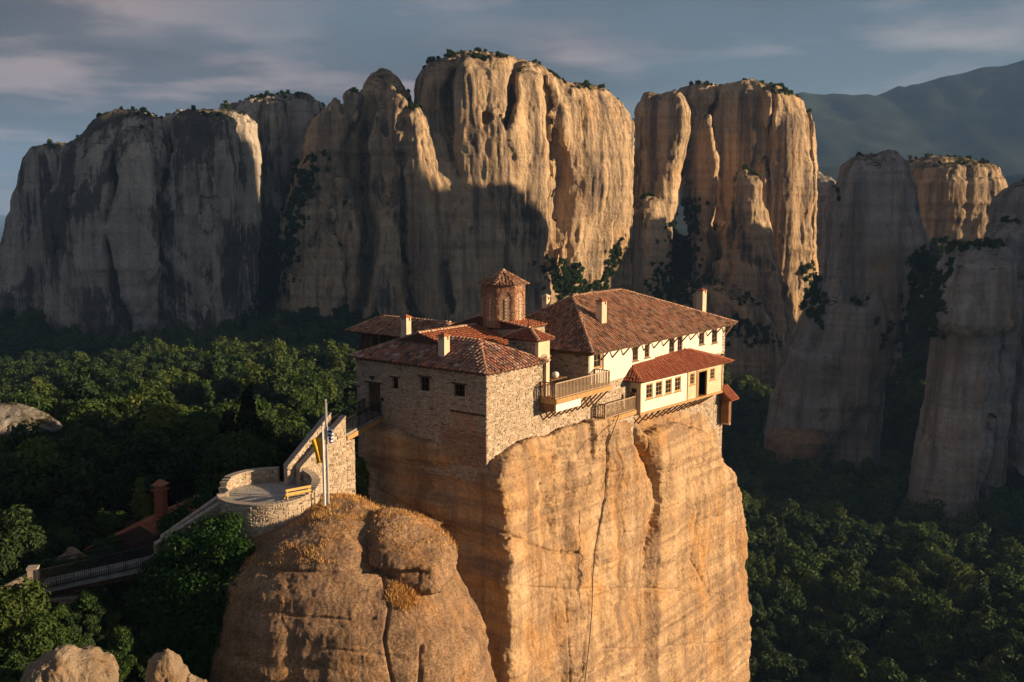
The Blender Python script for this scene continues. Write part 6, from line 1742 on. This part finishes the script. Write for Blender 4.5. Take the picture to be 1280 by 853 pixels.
# thicker growth in the gullies, found by looking into them
gp_, gs_ = [], []
for (xa, ya, xb, yb, wd, n_) in ((388,200,322,415,16,230),(862,255,848,330,15,150),(850,330,835,392,24,170),(905,400,960,425,18,60),(1165,330,1140,430,22,150),(1185,300,1150,330,16,60),(778,300,748,372,7,40),(700,330,720,372,22,120),(300,420,420,428,16,150),(1012,330,1020,400,10,60)):
    for k in range(int(n_*1.8)):
        t = NP.rand(); px_ = xa + (xb - xa)*t + NP.normal()*wd*0.6; py_ = ya + (yb - ya)*t + NP.normal()*6
        d = Vector(ray(px_, py_)).normalized(); h_ = scene.ray_cast(DG, Vector((0, 0, 0)), d)
        if h_[0] and 300 < h_[1].y < 760: gp_.append(np.array(h_[1]) + [0, 0.4, -2.0]); gs_.append(0.3 + 0.42*NP.rand())
sc_p.append(np.array(gp_)); sc_s.append(np.array(gs_))
sc_p, sc_s = np.concatenate(sc_p), np.concatenate(sc_s)
scatter('scrub', 'low evergreen scrub on the tops and ledges of the far cliffs', sc_p, sc_s, NP.choice([0, 1, 3, 4], len(sc_p)), NP.rand(len(sc_p))*6.28, SRC)
ug, us = [], []
for k in range(1500):
    X, Y = NP.uniform(-45, -9), NP.uniform(44, 76)
    if any((X - a)**2 + (Y - b)**2 < (0.45*r)**2 for a, b, r in keep_out): continue
    h_ = drop(X, Y)
    if h_[0] and h_[4].name == 'ground': ug.append(np.array(h_[1]) - [0, 0, 0.25]); us.append(0.14 + 0.22*NP.rand())
scatter('undergrowth', 'low bushes and ground cover in the shaded gully round the long footbridge', np.array(ug), np.array(us), NP.choice([0, 1, 3, 4], len(ug)), NP.rand(len(ug))*6.28, SRC)
# ---------------------------------------------------------------- trees and shrubs standing by themselves
def own_plant(name, label, cat, loc, blobs, leaf, n, size, seed, part='crown', stem=True, group=None):
    t_ = thing(name, label, cat, loc, group)
    V, Q = leaf_cloud(blobs, n, size, seed)
    o = link(part, mesh_np(part, V, Q, LEAF[leaf]), t_)
    if stem:
        mb = MB(); L = np.array(loc); zt = max(b[2] for b in blobs)*0.55
        mb.tube([L + [0, 0, -1.0], L + [0, 0, zt*0.5], L + [0.05, 0, zt]], [0.22, 0.16, 0.06], 7); mb.build('trunk' if cat == 'tree' else 'stem', BARK, t_, smooth=True)
    return t_
def spire(H, r, seed):
    rg = random.Random(seed); b = []
    for k in range(int(H*2.2)):
        t = k/(H*2.2); rr = r*(math.sin(math.pi*min(1, t*0.9 + 0.12))**0.6)*(1 - 0.35*t)
        b.append((rg.uniform(-.2, .2)*r, rg.uniform(-.2, .2)*r, H*(0.04 + 0.93*t), rr*rg.uniform(.8, 1.05), rr*rg.uniform(.8, 1.05), 0.6))
    return b
def stand(px, D, py):            # a spot on the ground under a view position
    p = at(px, py, D); return p
c1 = at(314, 592, 88); own_plant('cypress_tree', 'tall dark cypress rising just behind the round terrace', 'tree', (c1[0], c1[1], c1[2] - 1.5), spire(9.6, 1.25, 1), 'cypress', 5200, 0.26, 501)
c2 = at(288, 600, 92); own_plant('cypress_tree', 'broader shorter dark conifer left of the tall cypress', 'tree', (c2[0], c2[1], c2[2] - 1.0), crown_blobs(77, 2.1, 7.0, 16, 0.6, 'cone'), 'cypress', 5200, 0.27, 502)
c3 = at(307, 560, 110); own_plant('poplar_tree', 'thin pale-tipped tree showing above the dark cypress', 'tree', (c3[0], c3[1], c3[2] - 1), spire(9.0, 0.5, 3), 'pale', 1300, 0.26, 503)
c4 = at(180, 668, 80); own_plant('broadleaf_tree', 'narrow yellow-green tree beside the red chimney', 'tree', (c4[0], c4[1], c4[2]), crown_blobs(78, 1.3, 4.6, 14, 0.4, 'cone'), 'pale', 3600, 0.18, 504)
c5 = at(243, 640, 69); own_plant('bush', 'dense rounded dark green bush between the red roof and the terrace', 'bush', (c5[0], c5[1], -23.2), [(0, 0, 1.6, 1.5, 1.3, 1.4), (1.3, 0.3, 2.6, 1.3, 1.2, 1.2), (-1.3, -.2, 0.9, 1.3, 1.2, 1.2), (2.1, .4, 3.2, 0.9, .9, .8), (0.8, 0, 0.8, 1.5, 1.2, 1.2)], 'ivy', 6500, 0.14, 505, 'foliage')
for i, (px, py, D, s, nr, lab) in enumerate(((12, 800, 56, 0.75, 10, 'yellow-green tree at the lower left corner, catching the last sun'), (48, 822, 55, 0.55, 9, 'small leafy tree between the gate pillar and the double-humped boulder'), (15, 705, 64, 0.8, 8, 'dark leafy tree left of the gate pillar'), (80, 690, 74, 0.85, 8, 'dark tree behind the left half of the long footbridge'), (140, 700, 77, 0.7, 8, 'dark tree behind the middle of the long footbridge'), (20, 640, 80, 1.0, 8, 'large dark tree near the left edge below the grey outcrop'), (100, 640, 86, 1.0, 8, 'large dark tree up the slope from the long footbridge'), (60, 600, 98, 0.9, 8, 'dark tree just below the grey outcrop'), (5, 590, 100, 0.8, 10, 'yellow-lit tree at the left edge under the grey outcrop'))):
    p = at(px, py, D)
    tree('broadleaf_tree', lab, (p[0], p[1], p[2] - 1.8*s), s, nr, i*1.3, 'trees near the long footbridge', ti=i)
# ivy over the left flank of the brown rock
iv = at(238, 735, 61.5)
ivt = thing('ivy', 'thick mass of bright green ivy covering the left flank of the brown rock', 'ivy', (iv[0], iv[1], -31))
bl = []
rg = random.Random(12)
for px, py, D, r in ((262,668,62.4,1.3),(285,655,62.6,0.9),(230,690,62.0,1.6),(278,695,61.4,1.5),(300,690,61.0,0.9),(205,720,61.6,1.5),(245,735,60.6,1.9),(285,735,60.2,1.5),(300,720,60.2,0.8),(180,755,61.2,1.4),(215,770,60.4,1.9),(260,780,60.0,1.8),(285,775,60.0,1.1),(175,795,60.8,1.3),(205,815,60.2,1.6),(245,825,59.8,1.7),(265,815,59.6,1.2),(230,860,59.6,1.9),(190,860,60.2,1.6)):
    p = at(px, py, D) - WL[ivt.name]
    bl.append((*p, r, r*0.8, r*0.85))
V, Q = leaf_cloud(bl, 26000, 0.125, 601, 0.75); tag(link('leaves', mesh_np('leaves', V, Q, LEAF['ivy']), ivt), None, None, None, 'stuff')
mb = MB()
for b in bl[::2]:
    p = np.array(b[:3]) + WL[ivt.name]; mb.tube([p + [0.6, 1.0, -1.4], p + [0.3, 0.5, 0], p + [0, 0.2, b[3]*0.6]], [0.06, 0.045, 0.02], 5)
mb.build('vine', BARK, ivt, kind='stuff')
iv2 = at(452, 600, 75.5)
own_plant('ivy', 'narrow strip of ivy in the cleft between the stair pier and the ochre rock', 'ivy', (iv2[0], iv2[1], iv2[2] - 2), [(0, 0, 0.6, .55, .5, 1.0), (0.1, 0, 2.0, .45, .5, 1.0), (0.0, 0, 3.0, .35, .4, .7)], 'mid', 1600, 0.13, 602, 'leaves', False)
for i, (px, py, D, s, lab) in enumerate(((363, 672, 62.6, 0.42, 'small grey-green shrub at the foot of the terrace wall'), (386, 652, 63.6, 0.32, 'small upright shrub beside the terrace wall near the pedestal'), (430, 636, 67.5, 0.25, 'tuft of greenery at the foot of the stair wall'))):
    p = at(px, py, D)
    own_plant('shrub', lab, 'shrub', p - [0, 0, s*0.5], [(0, 0, s*.5, s, s, s*.8), (s*.5, 0, s*.9, s*.6, s*.6, s*.6)], 'olive', 420, 0.09, 610 + i, 'foliage', False)
own_plant('bush', 'dark potted greenery filling the back of the loggia', 'bush', Wd(9.2, 3.2, -14.8), [(0, 0, 1.0, 1.0, 1.0, 1.0), (0.6, 0.3, 1.9, .9, .9, .8), (-0.5, 0, 1.8, .7, .8, .8)], 'cypress', 2200, 0.13, 620, 'foliage')  # plants kept near-black and filling, so the loggia looks shaded
# ---------------------------------------------------------------- dry grass on the brown rock
def grass(name, label, V, N, ok, n, h, mat, seed):
    rg = np.random.RandomState(seed); idx = np.nonzero(ok)[0]
    if not len(idx): return
    k = rg.choice(idx, n); P = V[k] + rg.uniform(-.22, .22, (n, 3))*[1, 1, 0.2]
    P[:, 2] -= 0.05
    hh = h*(0.4 + rg.rand(n)); d = rg.normal(size=(n, 3))*[0.35, 0.35, 0]; d[:, 2] = 1; d += N[k]*0.4
    d /= np.linalg.norm(d, axis=1, keepdims=True); a = rg.rand(n)*6.283; w = np.stack([np.cos(a), np.sin(a), 0*a], 1)*0.022
    T = np.stack([P - w, P + w, P + d*hh[:, None]], 1).reshape(-1, 3)
    o = link(name, mesh_np(name, T, np.arange(3*n).reshape(n, 3), mat)); tag(o, label, None, None, 'stuff')
def straw():
    m = Mat('dry grass', 0.8, 0.1); m.color(m.ramp(m.island(), [(0.0, (0.40, 0.19, 0.05)), (0.5, (0.55, 0.31, 0.10)), (1.0, (0.68, 0.46, 0.19))])); return m.m
M['straw'] = straw()
gx_, gy_, _ = to_px(FV)
nz = fbm(FV[:, 0]/1.1, FV[:, 1]/1.1, FV[:, 2]/1.1, 2)
ok = (FN[:, 2] > 0.35) & (gy_ < 705) & (nz > 0.0) & (gx_ > 300) & (gx_ < 500) & (np.abs(gx_ - 455) + np.abs(gy_ - 668) > 22)
grass('dry_grass', 'orange dry grass on top of the brown rock around the pedestal', FV, FN, ok, 12000, 0.20, M['straw'], 3)
ok = ((gx_ - 506)/20)**2 + ((gy_ - 741)/18)**2 + 0.5*nz < 1
grass('dry_grass', 'patch of orange dry grass on the face under the flat boulder', FV, FN, ok, 5000, 0.25, M['straw'], 4)
bx_, by_, _ = to_px(SV)
ok = (SN[:, 2] > 0.45) & (fbm(SV[:, 0]/0.8, SV[:, 1]/0.8, SV[:, 2], 2) > 0.05) & (by_ < 690)
grass('dry_grass', 'thin dry grass on top of the flat boulder', SV, SN, ok, 2200, 0.2, M['straw'], 5)
# ---------------------------------------------------------------- the air
def build_haze():
    mb = MB()
    x0, x1, y0, y1, z0, z1 = -15800, 15800, -15800, 15800, -262, 640
    mb.hexa([(x0, y0, z0), (x1, y0, z0), (x1, y1, z0), (x0, y1, z0)], [(x0, y0, z1), (x1, y0, z1), (x1, y1, z1), (x0, y1, z1)])
    m = bpy.data.materials.new('hazy air'); m.use_nodes = True
    nt = m.node_tree; nt.nodes.clear()
    out = nt.nodes.new('ShaderNodeOutputMaterial')
    v = nt.nodes.new('ShaderNodeVolumePrincipled')
    v.inputs['Color'].default_value = (0.28, 0.53, 1.0, 1)
    v.inputs['Density'].default_value = HAZE
    v.inputs['Anisotropy'].default_value = 0.0
    nt.links.new(v.outputs[0], out.inputs['Volume'])
    o = mb.build('haze', m)
    tag(o, 'thin bluish evening haze over the whole valley', None, None, 'stuff')
HAZE = 0.85e-4
build_haze()
